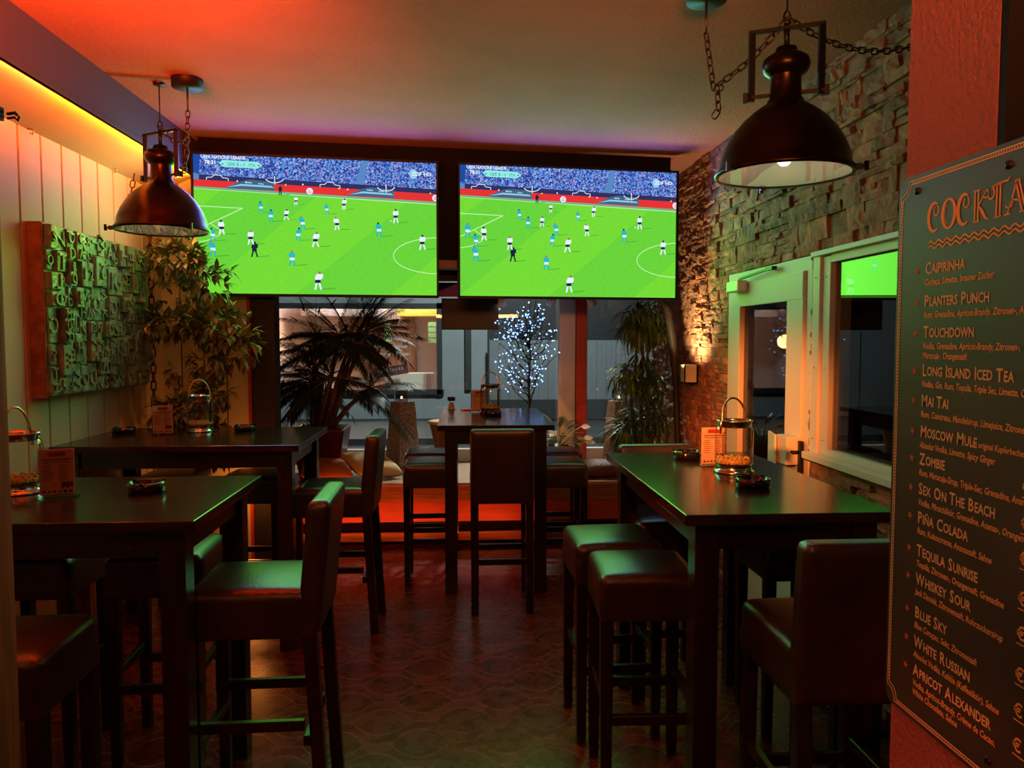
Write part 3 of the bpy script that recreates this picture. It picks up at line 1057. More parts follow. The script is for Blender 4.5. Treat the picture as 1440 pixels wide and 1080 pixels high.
def make_screen(parent):
    s = MB()

    def P(x, y, k=1):
        u, v = uv_zoom(x, y)
        u = min(max(u, 0.0), 1.0)
        v = min(max(v, 0.0), 1.0)
        return (u * TVW, -0.0004 * k, v * TVH)

    def Q(pts, mi, k=1):
        s.poly([P(x, y, k) for x, y in pts], mi)

    def line(a, b, w, mi=4, k=1):
        a, b = Vector(a), Vector(b)
        dd = (b - a).normalized()
        q = Vector((-dd.y, dd.x)) * w / 2
        Q([a + q, b + q, b - q, a - q], mi, k)
    s.poly([(0, 0, 0), (TVW, 0, 0), (TVW, 0, TVH), (0, 0, TVH)], 0)
    Q([(150, 60), (1380, 60), (1380, 275), (150, 200)], 1, 1)
    Q([(980, 118), (1012, 120), (985, 240), (945, 235)], 13, 2)
    Q([(150, 175), (206, 180), (206, 216), (150, 214)], 13, 2)
    Q([(150, 80), (215, 88), (205, 190), (150, 180)], 9, 2)
    Q([(204, 189), (1380, 262), (1380, 290), (204, 216)], 3, 2)
    Q([(150, 212), (1380, 286), (1380, 328), (150, 246)], 2, 3)
    Q([(150, 246), (1380, 325), (1380, 336), (150, 256)], 15, 3)
    # cars on the advertising boards
    for dx, dy in ((0, 0), (578, 36)):
        Q([(325 + dx, 253 + dy), (400 + dx, 222 + dy), (440 + dx, 215 + dy), (552 + dx, 226 + dy), (556 + dx, 270 + dy), (330 + dx, 257 + dy)], 12, 4)
        Q([(330 + dx, 252 + dy), (400 + dx, 236 + dy), (540 + dx, 246 + dy), (552 + dx, 255 + dy), (400 + dx, 245 + dy)], 17, 5)
        line((420 + dx, 228 + dy), (450 + dx, 231 + dy), 6, 17, 5)
        line((478 + dx, 234 + dy), (505 + dx, 237 + dy), 5, 17, 5)
    # white outlines of cars and arcs above
    for cx, cy, w in ((290, 212, 50), (820, 246, 48)):
        pts = [(cx - w, cy + 4), (cx - w, cy - 8), (cx - w * .5, cy - 9), (cx - w * .3, cy - 20), (cx + w * .3, cy - 18), (cx + w * .5, cy - 6), (cx + w, cy - 3), (cx + w, cy + 10)]
        for a, b2 in zip(pts[:-1], pts[1:]):
            line(a, b2, 3.2, 5, 5)
    for cx, cy in ((557, 208), (1094, 248)):
        prev = None
        for i in range(9):
            a = rad(200 + i * 17.5)
            p = (cx + 46 * math.cos(a), cy - 30 * math.sin(a) - 8)
            if prev:
                line(prev, p, 4, 5, 5)
            prev = p
        line((cx, cy - 10), (cx, cy + 30), 4, 5, 5)
    for x, y, mi in ((422, 228, 5), (608, 240, 14), (690, 238, 5), (863, 257, 14), (905, 262, 5), (1314, 281, 14), (1093, 268, 14), (382, 222, 5)):
        s.lathe([(0.0055, 0)], c=P(x, y, 5), n=8, T=Matrix(((1, 0, 0), (0, 0, 1), (0, 1, 0))), cap1=True, mi=mi, smooth=False)
    # round badges on the red boards
    for bx_, by_ in ((721, 271), (1338, 305)):
        c = Vector(P(bx_, by_, 5))
        T = Matrix(((1, 0, 0), (0, 0, 1), (0, 1, 0)))
        s.lathe([(0.022, 0), (0.0165, 0)], c=c, n=20, T=T, mi=5, smooth=False)
        s.lathe([(0.0165, 0)], c=c, n=20, T=T, cap1=True, mi=5, smooth=False)
        c2 = c + Vector((0, -0.0006, 0))
        for a, b2 in (((-8, 11), (0, 1)), ((8, 11), (0, 1)), ((-12, 2), (-6, -12)), ((-6, -12), (0, -2)), ((0, -2), (6, -12)), ((6, -12), (12, 2))):
            a, b2 = Vector((a[0], a[1])) * 0.0011, Vector((b2[0], b2[1])) * 0.0011
            q = (b2 - a).normalized()
            q = Vector((-q.y, q.x)) * 0.0015
            s.poly([(c2.x + p.x, c2.y, c2.z + p.y) for p in (a + q, b2 + q, b2 - q, a - q)], 2)
    # pitch markings
    line((150, 256), (1380, 338), 3.5)
    line((172, 343), (402, 356), 3.5)
    line((402, 356), (176, 466), 4)
    line((172, 524), (230, 516), 3.5)
    line((230, 516), (285, 492), 3.5)
    line((285, 492), (302, 468), 3.5)
    line((302, 468), (250, 430), 3.5)
    prev = None
    for i in range(15):
        a = rad(80 + i * 13.5)
        p = (1340 + 225 * math.cos(a), 592 - 88 * math.sin(a) - 0 + (i * 0.6))
        p = (min(p[0], 1336), p[1])
        if prev:
            line(prev, p, 3.6)
        prev = p
    # players
    T_, W_, B_ = 6, 5, 7
    rnd = random.Random(3)
    for x, y, h, kit in ((488, 350, 56, T_), (532, 392, 62, T_), (682, 428, 66, T_), (800, 360, 52, T_), (658, 485, 66, T_), (260, 485, 66, T_), (217, 432, 76, T_),
                         (258, 555, 80, T_), (1050, 463, 72, T_), (625, 605, 76, T_), (653, 318, 44, W_), (605, 388, 54, W_), (883, 335, 56, W_), (846, 432, 66, W_),
                         (1135, 395, 70, W_), (301, 450, 72, W_), (434, 500, 72, W_), (739, 512, 76, W_), (1262, 528, 76, W_), (743, 718, 92, W_), (449, 560, 76, B_), (581, 268, 46, B_)):
        w = h * 0.17
        top = y - h / 2
        sh = {T_: 5, W_: 7, B_: 7}[kit]
        Q([(x + w * .3, y + h * .47), (x + h * .9, y + h * .40), (x + h * .92, y + h * .45), (x + w * .3, y + h * .52)], 16, 2)
        lean = rnd.uniform(-0.12, 0.12) * h
        Q([(x - w * .35 + lean, top), (x + w * .35 + lean, top), (x + w * .35 + lean, top + h * .14), (x - w * .35 + lean, top + h * .14)], 7 if rnd.random() < .7 else 11, 6)
        Q([(x - w + lean, top + h * .14), (x + w + lean, top + h * .14), (x + w * 1.25 + lean * .5, top + h * .36), (x + w * .8, top + h * .46), (x - w * .8, top + h * .46), (x - w * 1.25 + lean * .5, top + h * .36)], kit, 6)
        Q([(x - w * .8, top + h * .46), (x + w * .8, top + h * .46), (x + w * .9, top + h * .63), (x - w * .9, top + h * .63)], sh, 6)
        st = rnd.uniform(0.1, 0.7) * w
        for sg in (-1, 1):
            xx = x + sg * w * .45
            Q([(xx - w * .3, top + h * .63), (xx + w * .3, top + h * .63), (xx + sg * st + w * .28, top + h), (xx + sg * st - w * .28, top + h)], kit if kit != T_ else 6, 6)
    Q([(1106, 418), (1112, 416), (1115, 421), (1109, 424)], 5, 6)
    # score banner
    Q([(298, 133), (318, 118), (480, 128), (502, 145), (480, 160), (318, 152)], 8, 6)
    for a in (316, 484):
        c = P(a, 138 + (a - 316) * .042, 7)
        s.lathe([(0.0075, 0)], c=c, n=4, T=Matrix(((1, 0, 0), (0, 0, 1), (0, 0.7, 0))), cap1=True, mi=9, smooth=False)

    def txt(st_, x, y, size, mi, bold=0.0006, k=7, sx=1.0):
        p = P(x, y, k)
        T = Matrix(((1, 0, 0, p[0]), (0, 0, -1, p[1]), (0, 1, 0, p[2]), (0, 0, 0, 1)))
        s.text(st_, size, T, mi, bold=bold, sx=sx)
    txt('UEFA NATIONS LEAGUE', 218, 110, 0.030, 5, 0.0008, sx=0.86)
    txt('78:31', 232, 137, 0.034, 5, 0.0011)
    txt('GER', 336, 146, 0.029, 10, 0.0004)
    txt('5 - 1', 381, 148, 0.029, 9, 0.0004)
    txt('ITA', 437, 151, 0.029, 10, 0.0004)
    c = P(1232, 185, 7)
    s.lathe([(0.034, 0)], c=c, n=20, T=Matrix(((0.8, 0, 0), (0, 0, 1), (0, 1, 0))), cap1=True, mi=17, smooth=False)
    txt('ZDF', 1225, 192, 0.036, 5, 0.001, 8)
    txt('HD', 1284, 194, 0.034, 5, 0.001, 8)
    return s.build('screen', TVM, parent, normals=False)


tv = thing('television', 'wide flat television beside the left soffit, half behind the climbing ficus', 'television', (TVS[0].x, TVS[0].y, TVBOT), tvang, 'two wall televisions showing football')
c = MB()
bz = 0.012
c.box((TVW / 2, 0.035, TVH / 2), (TVW + 2 * bz, 0.05, TVH + 2 * bz), bevel=0.004)
for x0, x1, z0, z1 in ((-bz, TVW + bz, -bz - 0.004, 0.002), (-bz, TVW + bz, TVH - 0.002, TVH + bz), (-bz, 0.002, 0, TVH), (TVW - 0.002, TVW + bz, 0, TVH)):
    c.box(((x0 + x1) / 2, 0.004, (z0 + z1) / 2), (x1 - x0, 0.028, z1 - z0))
c.build('case', 'tvcase', tv)
make_screen(tv).location = (0, 0.004, 0)
MB().box((TVW / 2, 0.085, TVH / 2), (0.5, 0.05, 0.4)).box((TVW / 2 - 0.15, 0.09, 0.55), (0.05, 0.06, 0.55)).box((TVW / 2 + 0.15, 0.09, 0.55), (0.05, 0.06, 0.55)).build('wall_bracket', 'blackmetal', tv)
dup(tv, (TVS[1].x, TVS[1].y, TVBOT), tvang, 'wide flat television beside the stone wall, above the small dark monitor')

# small dark monitor hanging in the window
mo = thing('monitor', 'small dark monitor seen from behind, hanging in the window', 'monitor', (0.07, 6.8, 1.73))
MB().box((0, 0, 0.135), (0.50, 0.04, 0.275), bevel=0.006).build('monitor_case', 'monitor', mo)
MB().bar((0, 0.03, 0.2), (0, 0.03, CZ - 1.73), 0.035).box((0, 0.03, 0.13), (0.12, 0.03, 0.12)).build('mount_pole', 'blackmetal', mo)
# pink and striped banner high in the window
bn = MB()
bn.poly([(-0.55, 7.08, 2.20), (0.25, 7.08, 2.20), (0.25, 7.08, 2.04), (-0.55, 7.08, 2.04)], 0)
bn = MB().prism([(-0.32, 7.05, 2.03), (0.05, 7.05, 2.03), (0.05, 7.05, 2.16), (-0.03, 7.05, 2.16)], (0, 0.006, 0)).prism([(-0.4, 7.06, 2.03), (-0.32, 7.06, 2.03), (-0.03, 7.06, 2.16), (-0.4, 7.06, 2.16)], (0, 0.006, 0), mi=1)
tag(bn.build('banner', ['pink', 'header']), 'pink and brown banner hanging in the gap between the televisions', 'banner')

# ------------------------------------------------------------------ stools, chairs, tables
SH, SBOX = 0.825, 0.165


def padded(w, dpt, h, z0, rt, rb, crown=0.0, lean=0.0):
    """upholstered box with rounded edges; the top may be crowned, the whole may lean back with height"""
    m = MB()
    b2 = bmesh.new()
    bmesh.ops.create_cube(b2, size=1.0)
    bmesh.ops.subdivide_edges(b2, edges=list(b2.edges), cuts=13, use_grid_fill=True)
    hx, hy, hz = w / 2, dpt / 2, h / 2
    for v in b2.verts:
        q = []
        for c in v.co:                       # crowd the grid towards the edges so that the rounding is smooth
            u = 2 * c
            q.append(math.copysign(1 - (1 - abs(u)) ** 1.7, u))
        p = Vector((q[0] * hx, q[1] * hy, q[2] * hz))
        r = rt if p.z > 0 else rb
        inner = Vector((max(-hx + r, min(hx - r, p.x)), max(-hy + r, min(hy - r, p.y)), max(-hz + r, min(hz - r, p.z))))
        e = p - inner
        if e.length > 1e-6:
            p = inner + e.normalized() * r
        if crown and q[2] > 0.4:
            p.z += crown * (1 - q[0] ** 2) * (1 - q[1] ** 2) * (q[2] - 0.4) / 0.6
        p.y += lean * (p.z + hz) / h
        v.co = p + Vector((0, 0, z0 + hz))
    for f in b2.faces:
        f.smooth = True
    m.merge(b2)
    return m


def seat_mb(w, dpt):
    return padded(w, dpt, SBOX - 0.004, SH - SBOX, 0.032, 0.010, crown=0.012)


def leg_mb(x, y, h=SH - SBOX + 0.01, w=0.046):
    return MB().box((x, y, h / 2), (w, w, h), taper=0.78, bevel=0.003, seg=1, smooth=False)


def rails(t, w, d):
    for y in (-d / 2 + 0.026, d / 2 - 0.026):
        MB().box((0, y, 0.30), (w - 0.06, 0.024, 0.036), bevel=0.003, seg=1, smooth=False).build('stretcher', 'leg', t)
    for x in (-w / 2 + 0.026, w / 2 - 0.026):
        MB().box((x, 0, 0.36), (0.024, d - 0.06, 0.036), bevel=0.003, seg=1, smooth=False).build('stretcher', 'leg', t)


def make_stool(label, group):
    t = thing('bar_stool', label, 'bar stool', group=group)
    w = d = 0.36
    seat_mb(w, d).build('seat', 'leather', t)
    for sx in (-1, 1):
        for sy in (-1, 1):
            leg_mb(sx * (w / 2 - 0.026), sy * (d / 2 - 0.026)).build('leg', 'leg', t)
    rails(t, w, d)
    return t


def make_chair(label, group):
    """bar chair: the sitter faces +Y, the back stands at -Y"""
    t = thing('bar_chair', label, 'bar chair', group=group)
    w, d = 0.38, 0.42
    seat_mb(w, d).build('seat', 'leather', t)
    m = padded(w + 0.004, 0.078, 1.115 - SH + SBOX - 0.002, SH - SBOX + 0.002, 0.024, 0.024, lean=-0.045)
    bmesh.ops.translate(m.bm, verts=m.bm.verts, vec=(0, -d / 2 + 0.025, 0))
    m.build('backrest', 'leather', t)
    for sx in (-1, 1):
        leg_mb(sx * (w / 2 - 0.026), d / 2 - 0.026).build('leg', 'leg', t)
        MB().bar((sx * (w / 2 - 0.026), -d / 2 + 0.02, SH - SBOX + 0.02), (sx * (w / 2 - 0.026), -d / 2 - 0.02, 0.0), 0.044, bevel=0.003).build('leg', 'leg', t)
    rails(t, w, d - 0.02)
    return t


G = 'brown leather bar stools without backs'
stool = make_stool('brown leather bar stool nearest the camera at the left side of the right table', G)
stool.location = (0.66, 2.76, 0)
stool.rotation_euler = (0, 0, rad(-2))
for x, y, a, lab in (
        (0.625, 3.18, 2, 'brown leather bar stool second along the left side of the right table'),
        (1.40, 3.16, 0, 'dark bar stool between the right table and the glazed door'),
        (1.42, 2.62, 0, 'dark bar stool against the stone wall behind the nearest chair on the right'),
        (-1.27, 2.17, 3, 'bar stool in the bottom left corner beside the wooden post'),
        (-1.66, 3.12, 0, 'bar stool behind the near left table, closest to the plank wall'),
        (-1.18, 3.12, 2, 'bar stool behind the near left table, next to its right-hand leg'),
        (-1.78, 4.83, 0, 'bar stool behind the far left table under the lantern jar'),
        (-1.27, 4.80, -2, 'bar stool behind the far left table near its right-hand corner'),
        (-0.215, 5.22, 0, 'bar stool left of the centre table, nearer the camera'),
        (-0.24, 5.66, 1, 'bar stool left of the centre table, nearer the window'),
        (0.65, 5.18, 0, 'bar stool right of the centre table, nearer the camera'),
        (0.69, 5.66, -1, 'bar stool right of the centre table, nearer the window')):
    dup(stool, (x, y, 0), rad(a), lab)
G = 'brown leather bar chairs with backs'
chair = make_chair('bar chair turned sideways at the right end of the near left table', G)
chair.location = (-0.70, 2.69, 0)
chair.rotation_euler = (0, 0, rad(91))
for x, y, a, lab in (
        (-0.72, 4.42, 89, 'bar chair turned sideways at the right end of the far left table'),
        (0.235, 4.74, 0, 'bar chair seen from behind in front of the centre table'),
        (1.07, 2.15, 0, 'bar chair seen from behind at the near end of the right table'),
        (0.97, 3.56, 180, 'bar chair facing the camera behind the far end of the right table')):
    dup(chair, (x, y, 0), rad(a), lab)


def table(x0, x1, y0, y1, label, h=1.10):
    t = thing('bar_table', label, 'bar table', ((x0 + x1) / 2, (y0 + y1) / 2, 0), group='dark wooden bar tables')
    w, d = x1 - x0, y1 - y0
    MB().box((0, 0, h - 0.0175), (w, d, 0.035), bevel=0.004, seg=2).build('tabletop', 'wood', t)
    a = MB()
    for sy in (-1, 1):
        a.box((0, sy * (d / 2 - 0.075), h - 0.08), (w - 0.14, 0.024, 0.09))
    for sx in (-1, 1):
        a.box((sx * (w / 2 - 0.075), 0, h - 0.08), (0.024, d - 0.14, 0.09))
    a.build('apron', 'leg', t)
    for sx in (-1, 1):
        for sy in (-1, 1):
            MB().box((sx * (w / 2 - 0.085), sy * (d / 2 - 0.085), (h - 0.035) / 2), (0.078, 0.078, h - 0.035), bevel=0.003, seg=1, smooth=False).build('leg', 'leg', t)
    return t


table(0.685, 1.37, 2.30, 3.61, 'long dark bar table on the right, in front of the glazed door')
table(-2.04, -0.80, 2.32, 3.10, 'dark bar table at the left edge, nearest the camera')
table(-2.08, -0.84, 3.98, 4.83, 'dark bar table along the plank wall under the left pendant lamp')
table(-0.16, 0.585, 4.83, 6.02, 'dark bar table in the middle, in front of the window')


# ------------------------------------------------------------------ pendant lamps
def chain_links(mb, pts, ln=0.040, wd=0.022, th=0.0035, mi=0):
    pts = [Vector(p) for p in pts]
    seg = []
    L = 0
    for a, b2 in zip(pts[:-1], pts[1:]):
        seg.append((L, a, b2))
        L += (b2 - a).length
    n = max(1, int(L / (ln * 0.78)))
    for i in range(n):
        s0 = (i + 0.5) * L / n
        for l0, a, b2 in reversed(seg):
            if s0 >= l0:
                break
        dd = (b2 - a).normalized()
        p = a + dd * (s0 - l0)
        q = dd.to_track_quat('X', 'Z').to_matrix()
        y, z = q.col[1], q.col[2]
        if i % 2:
            y, z = z, -y
        ring = []
        hs, rr = (ln - wd) / 2, wd / 2
        for k in range(10):
            t = 2 * PI * k / 10
            cx = hs if math.cos(t) > 0.01 else (-hs if math.cos(t) < -0.01 else 0)
            ring.append(p + dd * (cx + rr * math.cos(t)) + y * rr * math.sin(t))
        mb.tube(ring, th, n=5, mi=mi, closed=True)
    return mb


def sag(a, b2, drop, n=8):
    a, b2 = Vector(a), Vector(b2)
    return [a.lerp(b2, i / n) - Vector((0, 0, drop * 4 * (i / n) * (1 - i / n))) for i in range(n + 1)]


def pendant(label, x, y, z, yaw, can, chains, loose=None):
    t = thing('pendant_lamp', label, 'pendant lamp', (x, y, z), group='bronze pendant lamps')
    prof = [(0.236, 0.0), (0.238, 0.012), (0.228, 0.022), (0.222, 0.06), (0.205, 0.105), (0.178, 0.15), (0.145, 0.19), (0.108, 0.222), (0.078, 0.242), (0.066, 0.25), (0.062, 0.262)]
    MB().lathe(prof, n=48).build('lamp_shade', 'bronze', t)
    inner = [(0.234, 0.002)] + [(r_ - 0.006, z_ - 0.003) for r_, z_ in prof[2:]]
    MB().lathe(inner, n=48, cap1=True).build('shade_lining', 'shadein', t)
    rim = MB().lathe([(0.226, -0.004), (0.240, -0.006), (0.243, 0.004), (0.238, 0.012)], n=48)
    rim = rim.build('glass_rim', 'bronze', t)
    MB().lathe([(0.225, -0.001), (0.0, 0.0)], n=40).build('cover_glass', 'jar', t)
    for k in range(3):
        a = yaw + rad(-10 + 120 * k)
        r0 = 0.242
        cc = Vector((r0 * math.cos(a), r0 * math.sin(a), 0))
        dv = Vector((math.cos(a), math.sin(a), 0))
        m = MB()
        m.bar(cc, cc + dv * 0.035, 0.008)
        m.bar(cc + dv * 0.03 + Vector((0, 0, -0.016)), cc + dv * 0.03 + Vector((0, 0, 0.016)), 0.012)
        m.box(cc + dv * 0.008, (0.02, 0.02, 0.02), rz=a)
        m.build('rim_clip', 'blackmetal', t)
    MB().lathe([(0.062, 0.255), (0.055, 0.27), (0.053, 0.34), (0.058, 0.352)], n=28).build('neck', 'bronze', t)
    MB().lathe([(0.055, 0.345), (0.075, 0.36), (0.084, 0.382), (0.078, 0.405), (0.058, 0.42), (0.040, 0.425), (0.036, 0.445), (0.015, 0.452), (0.0, 0.453)], n=28).build('cap', 'bronze', t)
    dv = Vector((math.cos(yaw), math.sin(yaw), 0))
    m = MB()
    for sg in (-1, 1):
        m.bar(dv * sg * 0.118 + Vector((0, 0, 0.27)), dv * sg * 0.118 + Vector((0, 0, 0.52)), 0.022, 0.014)
        m.bar(dv * sg * 0.05 + Vector((0, 0, 0.285)), dv * sg * 0.142 + Vector((0, 0, 0.285)), 0.012)
        m.box(dv * sg * 0.138 + Vector((0, 0, 0.285)), (0.016, 0.03, 0.03), rz=yaw)
    m.bar(dv * -0.129 + Vector((0, 0, 0.515)), dv * 0.129 + Vector((0, 0, 0.515)), 0.022, 0.010)
    m.tube([(0, 0, 0.45), (0, 0, 0.53)], 0.011)
    m.build('yoke', 'blackmetal', t)
    m = MB().tube([(0.012 * math.cos(a_), 0, 0.55 + 0.024 * math.sin(a_)) for a_ in [2 * PI * i / 12 for i in range(12)]], 0.004, closed=True)
    m.tube([(0, 0, 0.572), (0, 0, CZ - z)], 0.0035)
    m.lathe([(0.03, CZ - z - 0.012), (0.03, CZ - z)], n=16, cap0=True)
    m.build('hanging_rod', 'blackmetal', t)
    cx, cy = can[0] - x, can[1] - y
    MB().lathe([(0.078, CZ - z - 0.045), (0.08, CZ - z)], c=(cx, cy, 0), n=28, cap0=True).build('ceiling_canopy', 'tvcase', t)
    m = MB().tube([(cx, cy, CZ - z - 0.04), (cx, cy, CZ - z - 0.17)], 0.005)
    for ch in chains:
        chain_links(m, ch)
    m.build('chain', 'chain', t)
    if loose:
        chain_links(MB(), loose).build('loose_chain', 'chain', t)
    MB().sphere((0, 0, 0.065), 0.030, sz=1.25, n=14).build('bulb', 'bulb', t)
    MB().lathe([(0.02, 0.10), (0.024, 0.2), (0.024, 0.255)], n=14).build('bulb_socket', 'blackmetal', t)
    light('pendant_bulb_light', 'POINT', (x, y, z + 0.016), 1.3, (1.0, 0.84, 0.62), 0.01)
    return t


LX1, LY1, LZ1 = 1.16, 2.74, 2.235
pendant('large bronze pendant lamp on a chain in front of the stone wall, nearest the camera', LX1, LY1, LZ1, rad(-25), (0.955, 3.02),
        [sag((0.955 - LX1, 3.02 - LY1, 0.60), (0.975 - LX1, 2.98 - LY1, 0.375), -0.0, 3) + [(1.00 - LX1, 2.95 - LY1, 0.37)],
         sag((0.985 - LX1, 2.97 - LY1, 0.385), (0, 0, 0.545), 0.02, 5),
         [(0.985 - LX1, 2.97 - LY1, 0.385), (0.99 - LX1, 2.96 - LY1, 0.29), (0.97 - LX1, 2.96 - LY1, 0.26)],
         sag((0, 0, 0.55), (1.80 - LX1, 2.95 - LY1, 0.56), 0.07, 8)])
LX2, LY2, LZ2 = -1.60, 4.27, 2.225
pendant('bronze pendant lamp glowing red below the orange-lit soffit on the left', LX2, LY2, LZ2, rad(-30), (-1.43, 4.20),
        [[(-1.43 - LX2, 4.20 - LY2, 0.61), (-1.45 - LX2, 4.22 - LY2, 0.36)],
         sag((0, 0, 0.55), (-1.44 - LX2, 4.21 - LY2, 0.46), 0.04, 5),
         [(-1.45 - LX2, 4.22 - LY2, 0.4), (-1.47 - LX2, 4.24 - LY2, 0.30)]], [(-0.115, -0.06, 0.285), (-0.14, -0.07, 0.14)])
tag(MB().box((-1.64, 4.165, CZ - 0.004), (0.36, 0.014, 0.008), rz=rad(10)).build('cable_channel', 'soffit'), 'thin cable channel on the ceiling from the soffit to the left lamp', 'cable channel')

# long chain hanging in the left corner, with a small padlock
t = thing('hanging_chain', 'dark steel chain hanging down the planks in the left corner', 'chain', (-2.04, 5.22, 0))
chain_links(MB(), [(0, 0, 2.76), (0, 0, 0.75)], ln=0.07, wd=0.032, th=0.005).build('links', 'chain', t)
MB().box((0.03, -0.01, 1.68), (0.035, 0.018, 0.04), bevel=0.004).tube([(0.018, -0.01, 1.70), (0.018, -0.01, 1.72), (0.03, -0.01, 1.735), (0.042, -0.01, 1.72), (0.042, -0.01, 1.70)], 0.004).build('padlock', 'chain', t)
hk = MB().tube([(-0.708, 1.27, 1.985), (-0.697, 1.27, 1.987), (-0.692, 1.27, 1.982), (-0.690, 1.27, 1.989)], 0.002)
hk.tube([(-0.708, 1.27, 1.992), (-0.696, 1.27, 1.994), (-0.693, 1.27, 1.99)], 0.0025).box((-0.709, 1.25, 1.988), (0.004, 0.02, 0.02))
tag(hk.build('wall_hook', 'blackmetal'), 'small dark iron hook on the wooden post at the left edge', 'hook')
for i, (y, z, lab) in enumerate(((3.93, 2.66, 'small cup hook in the planks above the relief picture, nearer the camera'), (4.83, 2.67, 'small cup hook in the planks above the relief picture, nearer the corner'))):
    h = MB().tube([(LX, y, z), (LX + 0.02, y, z), (LX + 0.03, y, z - 0.012), (LX + 0.022, y, z - 0.026), (LX + 0.012, y, z - 0.02)], 0.004)
    tag(h.build('cup_hook', 'copper'), lab, 'hook')

# ------------------------------------------------------------------ relief picture
rp = thing('relief_picture', 'square metal relief picture of printing letters on the plank wall', 'picture', (LX, 4.49, 1.352))
PW, PH = 1.21, 0.86
MB().box((0.035, 0, PH / 2), (0.07, PW, PH), bevel=0.004).build('canvas', 'reliefedge', rp)
rnd = random.Random(11)
rl = MB()
rl.box((0.072, 0, PH / 2), (0.008, PW - 0.01, PH - 0.01))
cells = []


def split(y0, y1, z0, z1, dp):
    w, h = y1 - y0, z1 - z0
    if dp > 6 or (w < 0.13 and h < 0.19 and rnd.random() < 0.8) or w < 0.055:
        cells.append((y0, y1, z0, z1))
        return
    if w > h * rnd.uniform(0.4, 0.75):
        k = y0 + w * rnd.uniform(0.36, 0.64)
        split(y0, k, z0, z1, dp + 1)
        split(k, y1, z0, z1, dp + 1)
    else:
        k = z0 + h * rnd.uniform(0.36, 0.64)
        split(y0, y1, z0, k, dp + 1)
        split(y0, y1, k, z1, dp + 1)


split(-PW / 2 + 0.008, PW / 2 - 0.008, 0.008, PH - 0.008, 0)
ALPH = 'NHOCVMEFTLSZKAWUDRPG25'
for (y0, y1, z0, z1) in cells:
    hgt = rnd.choice((0.012, 0.016, 0.022, 0.03, 0.036, 0.045))
    w, h = y1 - y0, z1 - z0
    yc, zc = (y0 + y1) / 2, (z0 + z1) / 2
    rot = Euler((rad(rnd.uniform(-2.5, 2.5)), rad(rnd.uniform(-3, 3)), rad(rnd.uniform(-3, 3))))
    rl.box((0.074 + hgt / 2, yc, zc), (hgt, w - rnd.uniform(0.003, 0.012), h - rnd.uniform(0.003, 0.012)), rot=rot, bevel=0.003, seg=1, smooth=False)
    k = max(1, int(h / max(w, 0.03)))
    k = min(k, 3)
    for q in range(k):
        sz = min(w * 1.15, h / k * 1.1)
        flip = rnd.choice((1, 1, -1))
        up = rnd.choice((0, 0, 90, 180))
        base = Matrix(((0, 0, 1, 0.074 + hgt), (1, 0, 0, yc), (0, 1, 0, z0 + h * (q + 0.5) / k), (0, 0, 0, 1)))
        T = base @ Matrix.Rotation(rad(up), 4, 'Z') @ Matrix.Diagonal((flip, 1, 1, 1)) @ Matrix.Translation((-sz * 0.32, -sz * 0.35, 0))
        rl.text(rnd.choice(ALPH), sz, T, depth=0.010, bold=0.001)
rl.build('letter_relief', 'relief', rp)


# ------------------------------------------------------------------ table-top things
def lantern(label, x, y, z=1.10, rz=0.0, fill=0.016, s=1.0):
    t = thing('lantern_jar', label, 'jar', (x, y, z), rz, 'glass lantern jars on the tables')
    R, H = 0.076 * s, 0.205
    MB().lathe([(R + 0.004, 0), (R + 0.006, 0.005), (R + 0.002, 0.010), (R * .93, 0.014), (R * .93, 0.034), (R, 0.038)], n=32, cap0=True).build('base_ring', 'steel', t)
    MB().lathe([(R * .97, 0.036), (R, 0.045), (R, 0.17), (R * .97, 0.18), (R * .86, 0.19)], n=36).build('glass_body', 'jar', t)
    nb = MB().lathe([(R * .86, 0.186), (R * .88, 0.19), (R * .88, 0.207), (R * .95, 0.210), (R * .95, 0.214), (R * .84, 0.214), (R * .84, 0.19)], n=32)
    nb.build('neck_band', 'steel', t)
    hp = [(R * .9, 0, 0.16), (R * .9, 0, 0.20)]
    for i in range(13):
        a = PI * i / 12
        hp.append((R * .8 * math.cos(a), 0.012 * math.sin(a), 0.215 + 0.088 * math.sin(a)))
    hp += [(-R * .9, 0, 0.20), (-R * .9, 0, 0.16)]
    MB().tube(hp, 0.0045, n=8).build('handle', 'copper', t)
    m = MB()
    m.lathe([(R * .93, 0.040), (R * .93, 0.040 + fill)], n=24, cap0=True, cap1=True)
    rr = random.Random(2)
    for i in range(70):
        a, q = rr.uniform(0, 2 * PI), R * .85 * math.sqrt(rr.random())
        m.sphere((q * math.cos(a), q * math.sin(a), 0.040 + fill + rr.uniform(-0.002, 0.006)), 0.007, n=6)
    m.build('filling', 'gran', t)
    MB().box((R * .62, -R * .6, 0.11), (0.014, 0.003, 0.14), rz=0.7).build('strap', 'blackmetal', t)
    return t


lj = lantern('glass lantern jar with copper handle and yellow filling on the right table', 1.105, 3.05, rz=rad(20))
dup(lj, (-1.545, 4.62, 1.10), rad(35), 'glass lantern jar on the far left table in front of the ficus')
dup(lj, (0.205, 5.62, 1.10), rad(10), 'glass lantern jar on the centre table, lit orange before the window')
dup(lj, (-1.565, 2.80, 1.10), rad(80), 'glass lantern jar half hidden by the wooden post on the near left table')


def ashtray(label, x, y):
    m = MB().lathe([(0.0, 0.012), (0.048, 0.012), (0.053, 0.016), (0.055, 0.034), (0.058, 0.036), (0.062, 0.034), (0.064, 0.02), (0.060, 0.002), (0.0, 0.0)], n=28)
    for k in range(3):
        a = 2 * PI * k / 3 + 0.6
        m.box((0.0585 * math.cos(a), 0.0585 * math.sin(a), 0.0365), (0.014, 0.012, 0.004), rz=a)
    o = m.build('ashtray', 'ash', loc=(x, y, 1.10))
    return tag(o, label, 'ashtray', 'black glass ashtrays')


